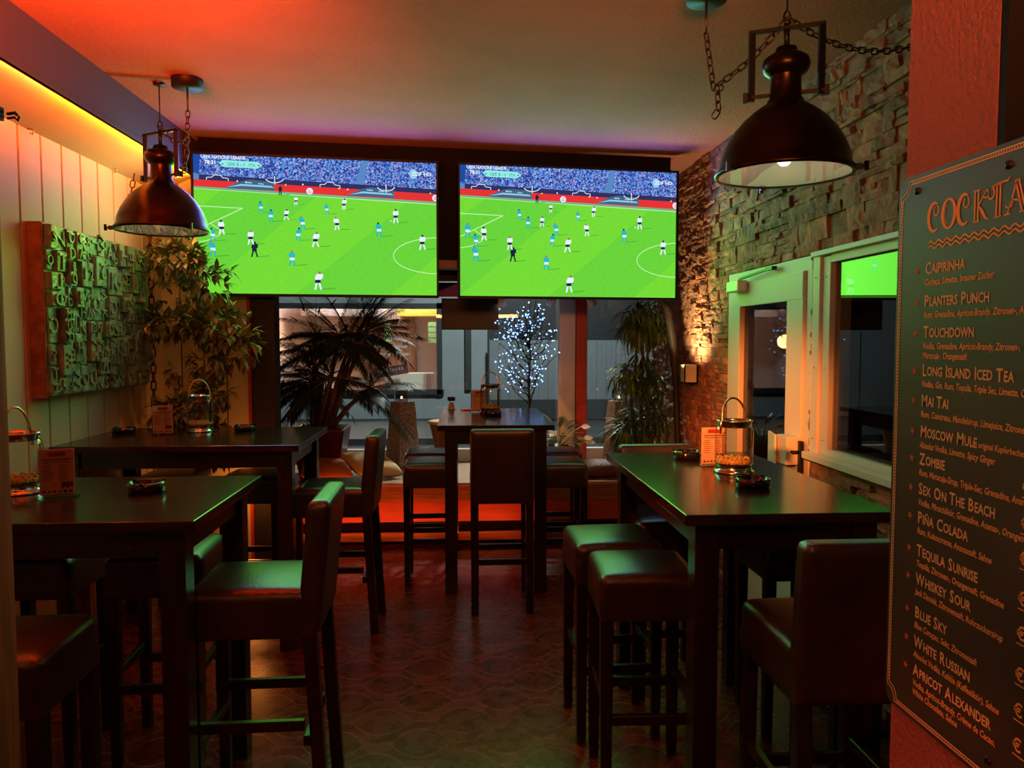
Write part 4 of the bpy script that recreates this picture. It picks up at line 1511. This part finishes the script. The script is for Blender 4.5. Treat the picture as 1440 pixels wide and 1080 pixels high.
at_ = ashtray('round black glass ashtray on the near left table beside the menu card', -1.125, 2.79)
for x, y, lab in ((-1.945, 4.53, 'round black glass ashtray on the far left table, closest to the plank wall'),
                  (-1.285, 4.62, 'round black glass ashtray on the far left table, right of the lantern jar'),
                  (1.02, 3.42, 'round black glass ashtray on the right table behind the menu card'),
                  (1.062, 2.73, 'round black glass ashtray on the right table in front of the lantern jar'),
                  (0.215, 5.45, 'round black glass ashtray on the centre table in front of the lantern jar')):
    dup(at_, (x, y, 1.10), 0, lab)


def menu(label, x, y, rz):
    t = thing('menu_stand', label, 'menu card', (x, y, 1.10), rz, 'menu cards in clear stands')
    MB().box((0, 0.006, 0.088), (0.112, 0.002, 0.165)).box((0, -0.006, 0.088), (0.112, 0.002, 0.165)).box((0, 0, 0.003), (0.13, 0.06, 0.005)).build('clear_stand', 'acrylic', t)
    MB().box((0, 0, 0.086), (0.106, 0.005, 0.157)).build('card', 'card', t)
    p = MB()
    p.box((0, -0.0035, 0.148), (0.052, 0.001, 0.016), mi=0)
    rr = random.Random(4)
    for k in range(2):
        p.box((0, -0.0035, 0.129 - k * 0.009), (0.090 - 0.01 * k, 0.001, 0.0035 - 0.001 * k), mi=1)
    for k in range(7):
        for sg in (-1, 1):
            w = rr.uniform(0.022, 0.036)
            p.box((sg * 0.025 - (0.036 - w) / 2, -0.0035, 0.108 - k * 0.0085), (w, 0.001, 0.002), mi=1)
    for k in range(7):
        p.box((0.015 + 0.005 * k, -0.0035, 0.040 + rr.uniform(-.003, .003)), (0.0045, 0.001, rr.uniform(0.012, 0.024)), mi=1)
    for k in range(6):
        p.box((-0.04 + 0.016 * k, -0.0035, 0.018), (0.01, 0.001, rr.uniform(0.004, 0.010)), mi=1)
    p.build('card_print', ['cardred', 'cardink'], t)
    return t


mc = menu('menu card in a clear stand on the near left table', -1.395, 2.72, rad(18))
dup(mc, (-1.71, 4.49, 1.10), rad(14), 'menu card in a clear stand on the far left table, left of the lantern jar')
dup(mc, (1.075, 3.22, 1.10), rad(8), 'menu card in a clear stand on the right table, left of the lantern jar')
dup(mc, (0.12, 5.70, 1.10), rad(6), 'menu card in a clear stand behind the lantern jar on the centre table')
t = thing('sugar_shaker', 'small glass shaker with a dark cap on the far left corner of the centre table', 'shaker', (-0.085, 5.93, 1.10))
MB().lathe([(0.032, 0), (0.034, 0.005), (0.024, 0.03), (0.016, 0.06), (0.016, 0.075)], n=20, cap0=True).build('glass_body', 'jar', t)
MB().lathe([(0.024, 0.0), (0.02, 0.03), (0.012, 0.055)], c=(0, 0, 0.003), n=16, cap0=True, cap1=True).build('filling', 'gran', t)
MB().lathe([(0.03, 0.07), (0.03, 0.098), (0.024, 0.10)], n=20, cap0=True, cap1=True).build('cap', 'blackmetal', t)
tag(MB().box((0.035, 5.88, 1.105), (0.10, 0.05, 0.012)).box((0.035, 5.857, 1.106), (0.05, 0.006, 0.010), mi=1).build('matchbox', ['card', 'cardred']), 'small flat orange box on the centre table behind the sugar shaker', 'box')


# ------------------------------------------------------------------ plants
def leaf(mb, p, d, up, ln, w, mi=0, fold=0.25, droop=0.15):
    """pointed leaf of four quads folded along its midrib"""
    d = Vector(d).normalized()
    up = Vector(up)
    sd = d.cross(up)
    if sd.length < 1e-4:
        sd = d.orthogonal()
    sd.normalize()
    n = sd.cross(d).normalized()
    vs = []
    for t, ww in ((0, 0.12), (0.35, 1.0), (0.7, 0.72), (1.0, 0.02)):
        c = Vector(p) + d * ln * t - n * ln * droop * t * t
        h = sd * w / 2 * ww
        vs.append((mb.bm.verts.new(c + h + n * fold * w * ww * .5), mb.bm.verts.new(c), mb.bm.verts.new(c - h + n * fold * w * ww * .5)))
    for a, b2 in zip(vs[:-1], vs[1:]):
        for i in (0, 1):
            f = mb.bm.faces.new((a[i], a[i + 1], b2[i + 1], b2[i]))
            f.material_index = mi
            f.smooth = True


rnd = random.Random(21)


def rvec(zb=0.0):
    while True:
        v = Vector((rnd.uniform(-1, 1), rnd.uniform(-1, 1), rnd.uniform(-1, 1) + zb))
        if 0.1 < v.length < 1.5:
            return v.normalized()


# palm in the window
pt = thing('potted_palm', 'bushy dark palm in a dark red pot at the left of the window', 'potted plant', (-1.19, 6.55, 0.5))
MB().box((0, 0, 0.20), (0.44, 0.44, 0.40), taper=0.72, bevel=0.012).build('pot', 'potred', pt)
MB().box((0, 0, 0.395), (0.38, 0.38, 0.02)).build('soil', 'soil', pt)
st = MB()
fr = MB()
for k in range(9):
    a = 2 * PI * k / 9 + 0.3
    b0 = Vector((0.07 * math.cos(a), 0.07 * math.sin(a), 0.38))
    ln = rnd.uniform(0.0, 1.0)
    tp = b0 + Vector((math.cos(a) * 0.17 + 0.17, math.sin(a) * 0.10 - 0.03, 0.24 + ln * 0.62))
    st.tube([b0, b0.lerp(tp, 0.5) + Vector((0, 0, 0.03)), tp], [0.028, 0.02, 0.014], n=7)
    for q in range(14):
        aa = a + rnd.uniform(-1.8, 1.8)
        el = rnd.uniform(-0.55, 1.35)
        dv = Vector((math.cos(aa) * math.cos(el), math.sin(aa) * math.cos(el) * 0.75, math.sin(el)))
        L = rnd.uniform(0.32, 0.54)
        prev = tp.copy()
        pts = [prev.copy()]
        dcur = dv.copy()
        for i in range(10):
            dcur = (dcur + Vector((0, 0, -0.055))).normalized()
            prev = prev + dcur * L / 10
            pts.append(prev.copy())
        fr.tube(pts, [0.005 * (1 - 0.08 * i) for i in range(11)], n=4, mi=1)
        for i in range(2, 11):
            dd = (pts[i] - pts[i - 1]).normalized()
            sd = dd.cross(Vector((0, 0, 1)))
            if sd.length < 0.1:
                sd = dd.orthogonal()
            sd.normalize()
            for sg in (-1, 1):
                for h in (0, 0.4, 0.7):
                    p = pts[i - 1].lerp(pts[i], h)
                    leaf(fr, p, dd * 0.75 + sd * sg * 0.9 + Vector((0, 0, -0.15)), (0, 0, 1), 0.17 * (1.1 - 0.05 * i), 0.012, droop=0.25)
        leaf(fr, pts[-1], dcur, (0, 0, 1), 0.14, 0.018)
st.build('trunk', 'stem', pt)
fr.build('fronds', ['palm', 'stem'], pt, normals=False)


def tuft(mb, c, R, n, ln, w, droop=0.2, flat=1.0, zb=0.0, whorl=5, ok=None):
    for i in range(n):
        v = rvec(zb)
        p = Vector(c) + Vector((v.x, v.y, v.z * flat)) * R * rnd.uniform(0.35, 1.0)
        base = (v + rvec() * 0.6).normalized()
        for k in range(whorl):
            d2 = (base + rvec() * 0.75).normalized()
            if ok and not (ok(p) and ok(p + d2 * ln * 1.15)):
                continue
            leaf(mb, p, d2 + Vector((0, 0, -0.25)), (0, 0, 1), ln * rnd.uniform(0.7, 1.15), w, droop=droop)


# climbing ficus in the left corner: a bent trunk with leaf cushions
ft = thing('artificial_ficus', 'tall twisted ficus with layered leaf clumps in the left corner beside the television', 'potted plant', (-1.72, 5.08, 0))
MB().lathe([(0.13, 0), (0.17, 0.30), (0.175, 0.33), (0.155, 0.33), (0.15, 0.30)], n=24, cap0=True).build('pot', 'potbrown', ft)
MB().lathe([(0.15, 0.30), (0.0, 0.305)], n=20).build('soil', 'soil', ft)
tr = [(0.0, 0, 0.3), (0.03, 0, 0.7), (-0.02, 0, 1.05), (0.06, -0.02, 1.3), (0.17, -0.01, 1.50), (0.16, 0, 1.66), (0.05, -0.03, 1.78), (0.02, -0.02, 1.95), (0.0, 0, 2.12)]
MB().tube(tr, [0.03, 0.028, 0.026, 0.024, 0.024, 0.022, 0.02, 0.016, 0.01], n=8).tube([(0.03, 0.02, 0.3), (0.06, 0.02, 0.8), (0.0, 0.02, 1.2), (0.12, 0.02, 1.45)], 0.015, n=6).build('trunk', 'stem', ft)
lv = MB()
for (c, R, n, fl) in (((-0.06, -0.02, 2.14), 0.24, 34, 0.55), ((0.08, -0.04, 2.03), 0.20, 22, 0.6), ((-0.12, 0, 1.92), 0.18, 8, 0.6), ((-0.14, -0.02, 1.75), 0.24, 26, 0.40), ((0.16, -0.02, 1.72), 0.26, 34, 0.5),
                      ((0.26, -0.02, 1.58), 0.18, 22, 0.7), ((0.10, 0, 1.50), 0.15, 12, 0.7), ((-0.14, 0, 1.44), 0.06, 2, 1.0), ((-0.06, -0.02, 1.20), 0.22, 28, 0.45), ((0.10, 0, 1.28), 0.16, 16, 0.5),
                      ((-0.18, 0, 1.06), 0.14, 12, 0.7), ((0.16, -0.02, 0.98), 0.17, 18, 0.8), ((0.05, 0, 1.0), 0.15, 12, 0.7)):
    tuft(lv, c, R, int(n * 2.4), 0.088, 0.030, droop=0.25, flat=fl, whorl=6, ok=lambda q: q.x > -0.33 and -0.36 < q.y < (0.09 if q.x > -0.08 else 0.36))
lv.build('foliage', 'ficus', ft, normals=False)

# bamboo in the right corner of the window
bt = thing('artificial_bamboo', 'layered bamboo plant in the right corner of the window beside the wall lamp', 'potted plant', (1.50, 6.32, 0.5))
MB().lathe([(0.10, 0), (0.14, 0.22), (0.145, 0.24), (0.125, 0.24)], n=24, cap0=True).build('pot', 'potbrown', bt)
MB().lathe([(0.125, 0.22), (0.0, 0.225)], n=20).build('soil', 'soil', bt)
sm = MB()
for dx, dy in ((0.0, 0), (0.04, 0.03), (-0.04, 0.02)):
    sm.tube([(dx, dy, 0.2), (dx * 2 - 0.01, dy, 0.6), (dx * 1.2, dy, 1.0), (dx * 2, dy, 1.4)], [0.016, 0.014, 0.012, 0.008], n=7)
sm.build('cane', 'stem', bt)
bl = MB()
for (c, R, n, fl) in (((-0.02, -0.02, 1.34), 0.17, 60, 0.5), ((0.00, -0.02, 1.22), 0.24, 80, 0.35), ((-0.03, -0.02, 1.00), 0.07, 8, 0.6), ((-0.06, -0.02, 0.86), 0.22, 60, 0.35), ((0.08, -0.02, 0.74), 0.24, 60, 0.3), ((0.06, -0.03, 0.60), 0.09, 8, 0.6),
                      ((0.05, -0.03, 0.50), 0.24, 60, 0.35), ((-0.08, -0.03, 0.40), 0.22, 50, 0.35)):
    tuft(bl, c, R, n, 0.135, 0.019, droop=0.75, flat=fl, whorl=5, zb=0.15, ok=lambda q: q.x < 0.20 and q.y < 0.7)
bl.build('foliage', 'bamboo', bt, normals=False)
tag(MB().tube([(1.56, 6.05, 2.02), (1.62, 6.0, 1.88), (1.655, 5.98, 1.65), (1.68, 5.96, 1.3), (1.70, 5.94, 0.8), (1.72, 5.92, 0.0)], [0.02, 0.03, 0.03, 0.026, 0.024, 0.024], n=10).build('leaning_pole', 'darkpost'), 'dark curved pole leaning against the stone wall beside the wall lamp', 'pole')

# peace lily
pl = thing('peace_lily', 'peace lily in a red pot behind the red window post', 'potted plant', (0.86, 6.86, 0.5))
MB().lathe([(0.06, 0), (0.095, 0.16), (0.10, 0.19), (0.088, 0.19)], n=24, cap0=True).build('pot', 'potred', pl)
lm = MB()
fl_ = MB()
for k in range(34):
    a = rnd.uniform(0, 2 * PI)
    el = rnd.uniform(0.2, 1.3)
    dv = Vector((math.cos(a) * math.cos(el), math.sin(a) * math.cos(el) * 0.8, math.sin(el)))
    ln = rnd.uniform(0.12, 0.24)
    p = Vector((0, 0, 0.17)) + dv * ln
    lm.tube([(0, 0, 0.17), p], 0.003, n=4)
    leaf(lm, p, dv + Vector((0, 0, -0.4)), (0, 0, 1), 0.15, 0.045, droop=0.35)
for k, (x, y, z) in enumerate(((0.20, -0.05, 0.36), (0.22, -0.06, 0.26), (0.24, -0.05, 0.22), (-0.10, -0.05, 0.34), (-0.02, -0.08, 0.30))):
    fl_.tube([(0, 0, 0.17), (x * .7, y * .7, z * .9), (x, y, z)], 0.003, n=4)
    leaf(fl_, (x, y, z), (0.9 if x > 0 else -0.9, -0.2, 0.05), (0, -1, 0.4), 0.09, 0.05, fold=0.4)
lm.build('foliage', 'lily', pl, normals=False)
fl_.build('flowers', 'spathe', pl, normals=False)

# light tree
lt = thing('light_tree', 'bare ornamental tree covered in small cool white lights in the window', 'light tree', (0.585, 6.72, 0.5))
MB().lathe([(0.10, 0), (0.10, 0.02), (0.02, 0.03)], n=20, cap0=True, cap1=True).build('base', 'blackmetal', lt)
brn = MB()
tips = []
brn.tube([(0, 0, 0.0), (0.005, 0, 0.45), (0, 0, 0.75), (0.01, 0, 1.0), (0, 0, 1.25)], [0.012, 0.011, 0.009, 0.006, 0.004], n=7)
CC = Vector((0.0, 0, 1.15))
for k in range(60):
    v = rvec()
    v = Vector((v.x, v.y * 0.55, v.z))
    e = CC + v * rnd.uniform(0.22, 0.42)
    z0 = max(0.42, min(1.2, e.z - rnd.uniform(0.1, 0.35)))
    s0 = Vector((0, 0, z0))
    mid = s0.lerp(e, 0.5) + Vector((0, 0, -0.05))
    brn.tube([s0, mid, e], [0.005, 0.0035, 0.002], n=5)
    tips.append(e)
    for q in range(3):
        p = mid.lerp(e, rnd.uniform(0.1, 0.9))
        w2 = p + rvec() * rnd.uniform(0.04, 0.09)
        brn.tube([p, w2], 0.0018, n=4)
        tips.append(w2)
brn.build('branches', 'blackmetal', lt)


def flower(mb, c, s):
    q = rvec()
    T = q.to_track_quat('Z', 'Y').to_matrix()
    for k in range(5):
        a = 2 * PI * k / 5
        d0 = T @ Vector((math.cos(a), math.sin(a), 0.35))
        d1 = T @ Vector((math.cos(a + 0.5), math.sin(a + 0.5), 0.2))
        d2 = T @ Vector((math.cos(a - 0.5), math.sin(a - 0.5), 0.2))
        mb.poly([c, c + d1 * s * .6, c + d0 * s, c + d2 * s * .6])


m = MB()
flower(m, Vector((0, 0, 0)), 0.0105)
m.sphere((0, 0, 0), 0.0045, n=8)
f0 = m.build('flower_light', 'led', lt, normals=False)
f0.location = tips[0]
tips.sort(key=lambda p: p.y)
f0.location = tips[0]
for p in tips[1:100]:
    f = f0.copy()
    COL.objects.link(f)
    f.location = p
    f.rotation_euler = (rnd.uniform(0, 6), rnd.uniform(0, 6), rnd.uniform(0, 6))
rest = MB()
for p in tips[100:]:
    flower(rest, p, 0.0105)
    rest.sphere(p, 0.0045, n=8)
ro = rest.build('flower_lights', 'led', lt, normals=False)
ro['kind'] = 'stuff'


# pedestals with candle glasses
def pedestal(label, x, y, rz, w0=0.20, w1=0.125):
    m = MB()
    b2 = bmesh.new()
    bmesh.ops.create_cube(b2, size=1.0)
    bmesh.ops.subdivide_edges(b2, edges=list(b2.edges), cuts=7, use_grid_fill=True)
    rr = random.Random(int(x * 100))
    for v in b2.verts:
        t = v.co.z + 0.5
        w = w0 + (w1 - w0) * t
        j = 0.006 if v.co.x > -0.4 else 0.002
        v.co = Vector((v.co.x * w + rr.uniform(-j, j), v.co.y * w + rr.uniform(-j, j), t * 0.605))
    m.merge(b2)
    o = m.build('stone_pedestal', 'granite', loc=(x, y, 0.5))
    o.rotation_euler = (0, 0, rz)
    return tag(o, label, 'pedestal', 'tapered stone pedestals in the window')


pedestal('tapered rough stone pedestal between the palm and the centre table', -0.52, 6.72, rad(38), 0.23, 0.15)
pedestal('tapered rough stone pedestal in the window beside the bamboo', 1.36, 6.66, rad(20))
for x, y, lab in ((-0.53, 6.72, 'small glass with a lit tealight on the pedestal beside the palm'), (1.375, 6.66, 'small glass with a lit tealight on the pedestal beside the bamboo')):
    t = thing('candle_glass', lab, 'candle', (x, y, 1.105), group='tealight glasses')
    MB().box((0, 0, 0.05), (0.115, 0.085, 0.10), bevel=0.006).build('glass_cup', 'cup', t)
    MB().lathe([(0.022, 0.008), (0.022, 0.022), (0.0, 0.022)], n=16, cap0=True).build('tealight', 'wax', t)
    MB().sphere((0, 0, 0.032), 0.008, sz=1.7, n=10).build('flame', 'flame', t)

# drum-shaped side stool
t = thing('drum_stool', 'small round drum-shaped wooden stool with a tan top left of the centre table', 'stool', (-0.165, 6.52, 0.5))
MB().lathe([(0.09, 0), (0.085, 0.02), (0.07, 0.14), (0.075, 0.24), (0.10, 0.36), (0.115, 0.43)], n=28, cap0=True).build('body', 'rawwood', t)
MB().lathe([(0.115, 0.428), (0.13, 0.432), (0.13, 0.448), (0.115, 0.456), (0.0, 0.458)], n=28).build('drum_top', 'drumskin', t)


def cushion(label, x, y, z, rz, tilt, m_, sz=0.42):
    b2 = bmesh.new()
    n = 14
    grid = {}
    for sgn in (1, -1):
        for i in range(n + 1):
            for j in range(n + 1):
                u, v = i / n * 2 - 1, j / n * 2 - 1
                hgt = 0.065 * (max(0.0, (1 - u ** 4) * (1 - v ** 4))) ** 0.6
                edge = 1 - 0.07 * (1 - u * u) * abs(v) ** 6 - 0.07 * (1 - v * v) * abs(u) ** 6
                key = (sgn if hgt > 1e-6 else 0, i, j)
                if key not in grid:
                    grid[key] = b2.verts.new((u * sz / 2 * edge, v * sz / 2 * edge, sgn * hgt))
        for i in range(n):
            for j in range(n):
                q = []
                for a, c in ((i, j), (i + 1, j), (i + 1, j + 1), (i, j + 1)):
                    q.append(grid.get((sgn, a, c)) or grid[(0, a, c)])
                f = b2.faces.new(q if sgn > 0 else q[::-1])
                f.smooth = True
    m = MB()
    m.merge(b2)
    o = m.build('cushion', m_, loc=(x, y, z))
    o.rotation_euler = (rad(tilt), rad(tilt * 0.4), rz)
    return tag(o, label, 'cushion', 'cushions on the window bench')


cushion('pale yellow cushion lying on the window bench left of the pedestal', -0.76, 6.36, 0.615, rad(35), 14, 'cushy')
cushion('orange cushion on the window bench under the palm', -1.10, 6.24, 0.60, rad(10), 6, 'cusho')
cushion('brown cushion on the right end of the window bench', 1.12, 6.33, 0.566, rad(4), 0, M['potbrown'], 0.36)

# window spots and wall lamp
for k, (x, lab) in enumerate(((0.35, 'bright little spotlight under the right television above the light tree'), (0.775, 'white spotlight head hanging left of the red window post'), (1.135, 'white spotlight head hanging right of the red window post'))):
    t = thing('spotlight', lab, 'spotlight', (x, 6.72, 1.97), group='spotlights in the window')
    tl = Matrix.Rotation(rad((0, 25, -30)[k]), 3, 'Y') @ Matrix.Rotation(rad(25), 3, 'X')
    MB().lathe([(0.022, 0.06), (0.034, 0.05), (0.040, -0.03), (0.036, -0.03)], n=20, cap0=True, T=tl).build('spot_head', 'white', t)
    MB().lathe([(0.032, -0.026), (0.0, -0.026)], n=16, T=tl).build('spot_bulb', 'spotglow' if k == 0 else 'shadein', t)
    MB().tube([(0, 0, 0.05), (0, 0.02, 0.10), (0, 0.02, CZ - 1.97)], 0.006).build('spot_stem', 'blackmetal', t)
t = thing('wall_lamp', 'small box-shaped wall lamp throwing light up the stone wall', 'wall lamp', (1.72, 5.74, 1.31))
MB().box((0, 0, 0.005), (0.10, 0.11, 0.01)).box((-0.046, 0, 0.07), (0.008, 0.11, 0.14)).box((0, 0.051, 0.07), (0.10, 0.008, 0.14)).box((0, -0.051, 0.07), (0.10, 0.008, 0.14)).box((0.046, 0, 0.07), (0.008, 0.11, 0.14)).build('lamp_body', 'white', t)
MB().box((0, 0, 0.06), (0.08, 0.09, 0.01)).build('lamp_glow', 'sconceglow', t)

# ------------------------------------------------------------------ the street outside
struct(MB().box((0, 17.3, -0.06), (40, 20, 0.1)).build('ground', 'asphalt'))
sb = thing('shop_building', 'grey building across the street with a lit shop window', 'building', (0, 16, 0))
wl = MB()
for x0, x1, z0, z1 in ((-9, -3.85, 0, 6), (-3.85, -0.42, 0, 0.52), (-3.85, -0.42, 2.38, 6), (-0.42, 0.52, 0, 6)):
    wl.box(((x0 + x1) / 2, 0.15, (z0 + z1) / 2), (x1 - x0, 0.3, z1 - z0))
for x in (-6.2, -4.9, -1.6, 0.18):
    wl.box((x, -0.003, 4.2 if -3.85 < x < -0.42 else 3), (0.015, 0.01, 3.6 if -3.85 < x < -0.42 else 6), mi=1)
wl.build('wall', ['facade', 'facadedark'], sb)
MB().box((-0.30, -0.04, 2.35), (0.12, 0.10, 3.5)).build('downpipe', 'facadedark', sb).location = (0.42, 0, 0)
f_ = MB()
f_.box((-2.13, 0, 2.33), (3.5, 0.2, 0.11)).box((-2.13, 0, 0.56), (3.5, 0.2, 0.10)).box((-0.47, 0, 1.45), (0.11, 0.2, 1.9)).box((-3.8, 0, 1.45), (0.11, 0.2, 1.9))
sf = f_.build('shop_window_frame', 'facadedark', sb)
MB().box((-2.13, 0.05, 1.45), (3.3, 0.01, 1.75)).build('pane', 'pane', sf)
M['shoppink'] = mat('shop_wall', (0.62, 0.47, 0.44), 0.8)
M['shopwood'] = mat('shop_wood_panel', (0.42, 0.21, 0.13), 0.6, var=0.25, vscale=3, stretch=(10, 1, 1))
M['shopyellow'] = mat('shop_yellow_soffit', (0.75, 0.52, 0.08), 0.7)
M['shopgreen'] = mat('shop_green_print', (0.45, 0.75, 0.30), 0.7)
M['shopsign'] = mat('dark_red_sign', (0.20, 0.035, 0.05), 0.6)
M['signwhite'] = mat('white_window_lettering', (0.75, 0.70, 0.66), 0.7)
it = MB()
it.box((-2.13, 2.2, 1.4), (3.6, 0.1, 2.8), mi=0)
it.box((-3.95, 1.2, 1.4), (0.1, 2.0, 2.8), mi=0).box((-0.3, 1.2, 1.4), (0.1, 2.0, 2.8), mi=0)
it.box((-2.13, 1.2, 0.2), (3.6, 2.0, 0.1), mi=0).box((-2.13, 1.2, 2.75), (3.6, 2.0, 0.1), mi=0)
it.box((-1.85, 2.1, 1.3), (1.5, 0.06, 1.9), mi=1)
it.box((-0.95, 1.5, 2.3), (0.95, 1.0, 0.28), mi=2).box((-2.6, 1.5, 2.3), (1.8, 1.0, 0.28), mi=0)
it.build('shop_interior', ['shoppink', 'shopwood', 'shopyellow'], sb)
light('shop_ceiling_light', 'AREA', (-1.9, 17.1, 2.65), 150, (1.0, 0.92, 0.88), 2.8, 1.2)
light('shop_left_lamp', 'POINT', (-3.5, 16.6, 1.6), 30, (1.0, 0.5, 0.15), 0.15)
dk = thing('counter', 'white reception counter behind the lit shop window', 'counter', (-1.15, 17.0, 0.25))
MB().box((0, 0, 0.33), (1.05, 0.5, 0.66)).build('counter_body', 'spathe', dk)
MB().box((0.42, -0.26, 0.36), (0.16, 0.03, 0.60), rz=0.5).build('counter_end', 'shoppink', dk)
sg = MB().box((-1.50, 16.3, 0.98), (0.72, 0.03, 0.20), rot=Euler((0, rad(-9), 0)))
for k in range(9):
    sg.box((-1.76 + 0.062 * k, 16.28, 0.965 + 0.0098 * k), (0.035, 0.01, 0.07), rot=Euler((0, rad(-9), 0)), mi=1)
tag(sg.build('shop_sign', ['shopsign', 'shoppink']), 'tilted dark red sign in the shop window across the street', 'sign')
lt_ = MB()


def wtxt(s, x, z, size):
    lt_.text(s, size, Matrix(((1, 0, 0, x), (0, 0, -1, 15.94 - 16), (0, 1, 0, z), (0, 0, 0, 1))))


wtxt('PREIN', -1.72, 2.06, 0.17)
wtxt('bau & Badsanier', -1.80, 1.47, 0.105)
wtxt('nung & Planun', -1.68, 1.32, 0.105)
lt_.build('window_lettering', 'signwhite', sf, normals=False)
pr_ = MB()
for k in range(4):
    pr_.box((-1.62, 17.0, 1.65 + k * 0.12), (0.14, 0.02, 0.10)).box((-0.66, 17.0, 1.62 + k * 0.12), (0.17, 0.02, 0.10))
pr_.build('price_lists', 'shopgreen', sb).location = (0, -16, 0)
# corrugated metal fence and gate further right
cf = thing('metal_fence', 'dark corrugated metal fence across the street behind the light tree', 'fence', (0, 15.6, 0))
m = MB()
x = 0.55
while x < 6.5:
    m.box((x + 0.05, 0, 0.82), (0.1, 0.03, 1.6)).box((x + 0.14, 0.025, 0.82), (0.1, 0.03, 1.6))
    x += 0.2
m.box((3.5, 0.04, 0.82), (5.9, 0.03, 1.62))
m.build('sheet', 'fencemetal', cf)
MB().box((3.5, -0.03, 0.22), (5.9, 0.06, 0.4)).build('plinth', 'facadedark', cf)
struct(MB().box((3.6, 19.0, 3.0), (7.4, 0.3, 6.0)).build('wall_street', 'facadedark'))
struct(MB().box((-1.0, 12.2, 0.02), (24, 0.25, 0.14)).build('kerb', 'asphalt'))
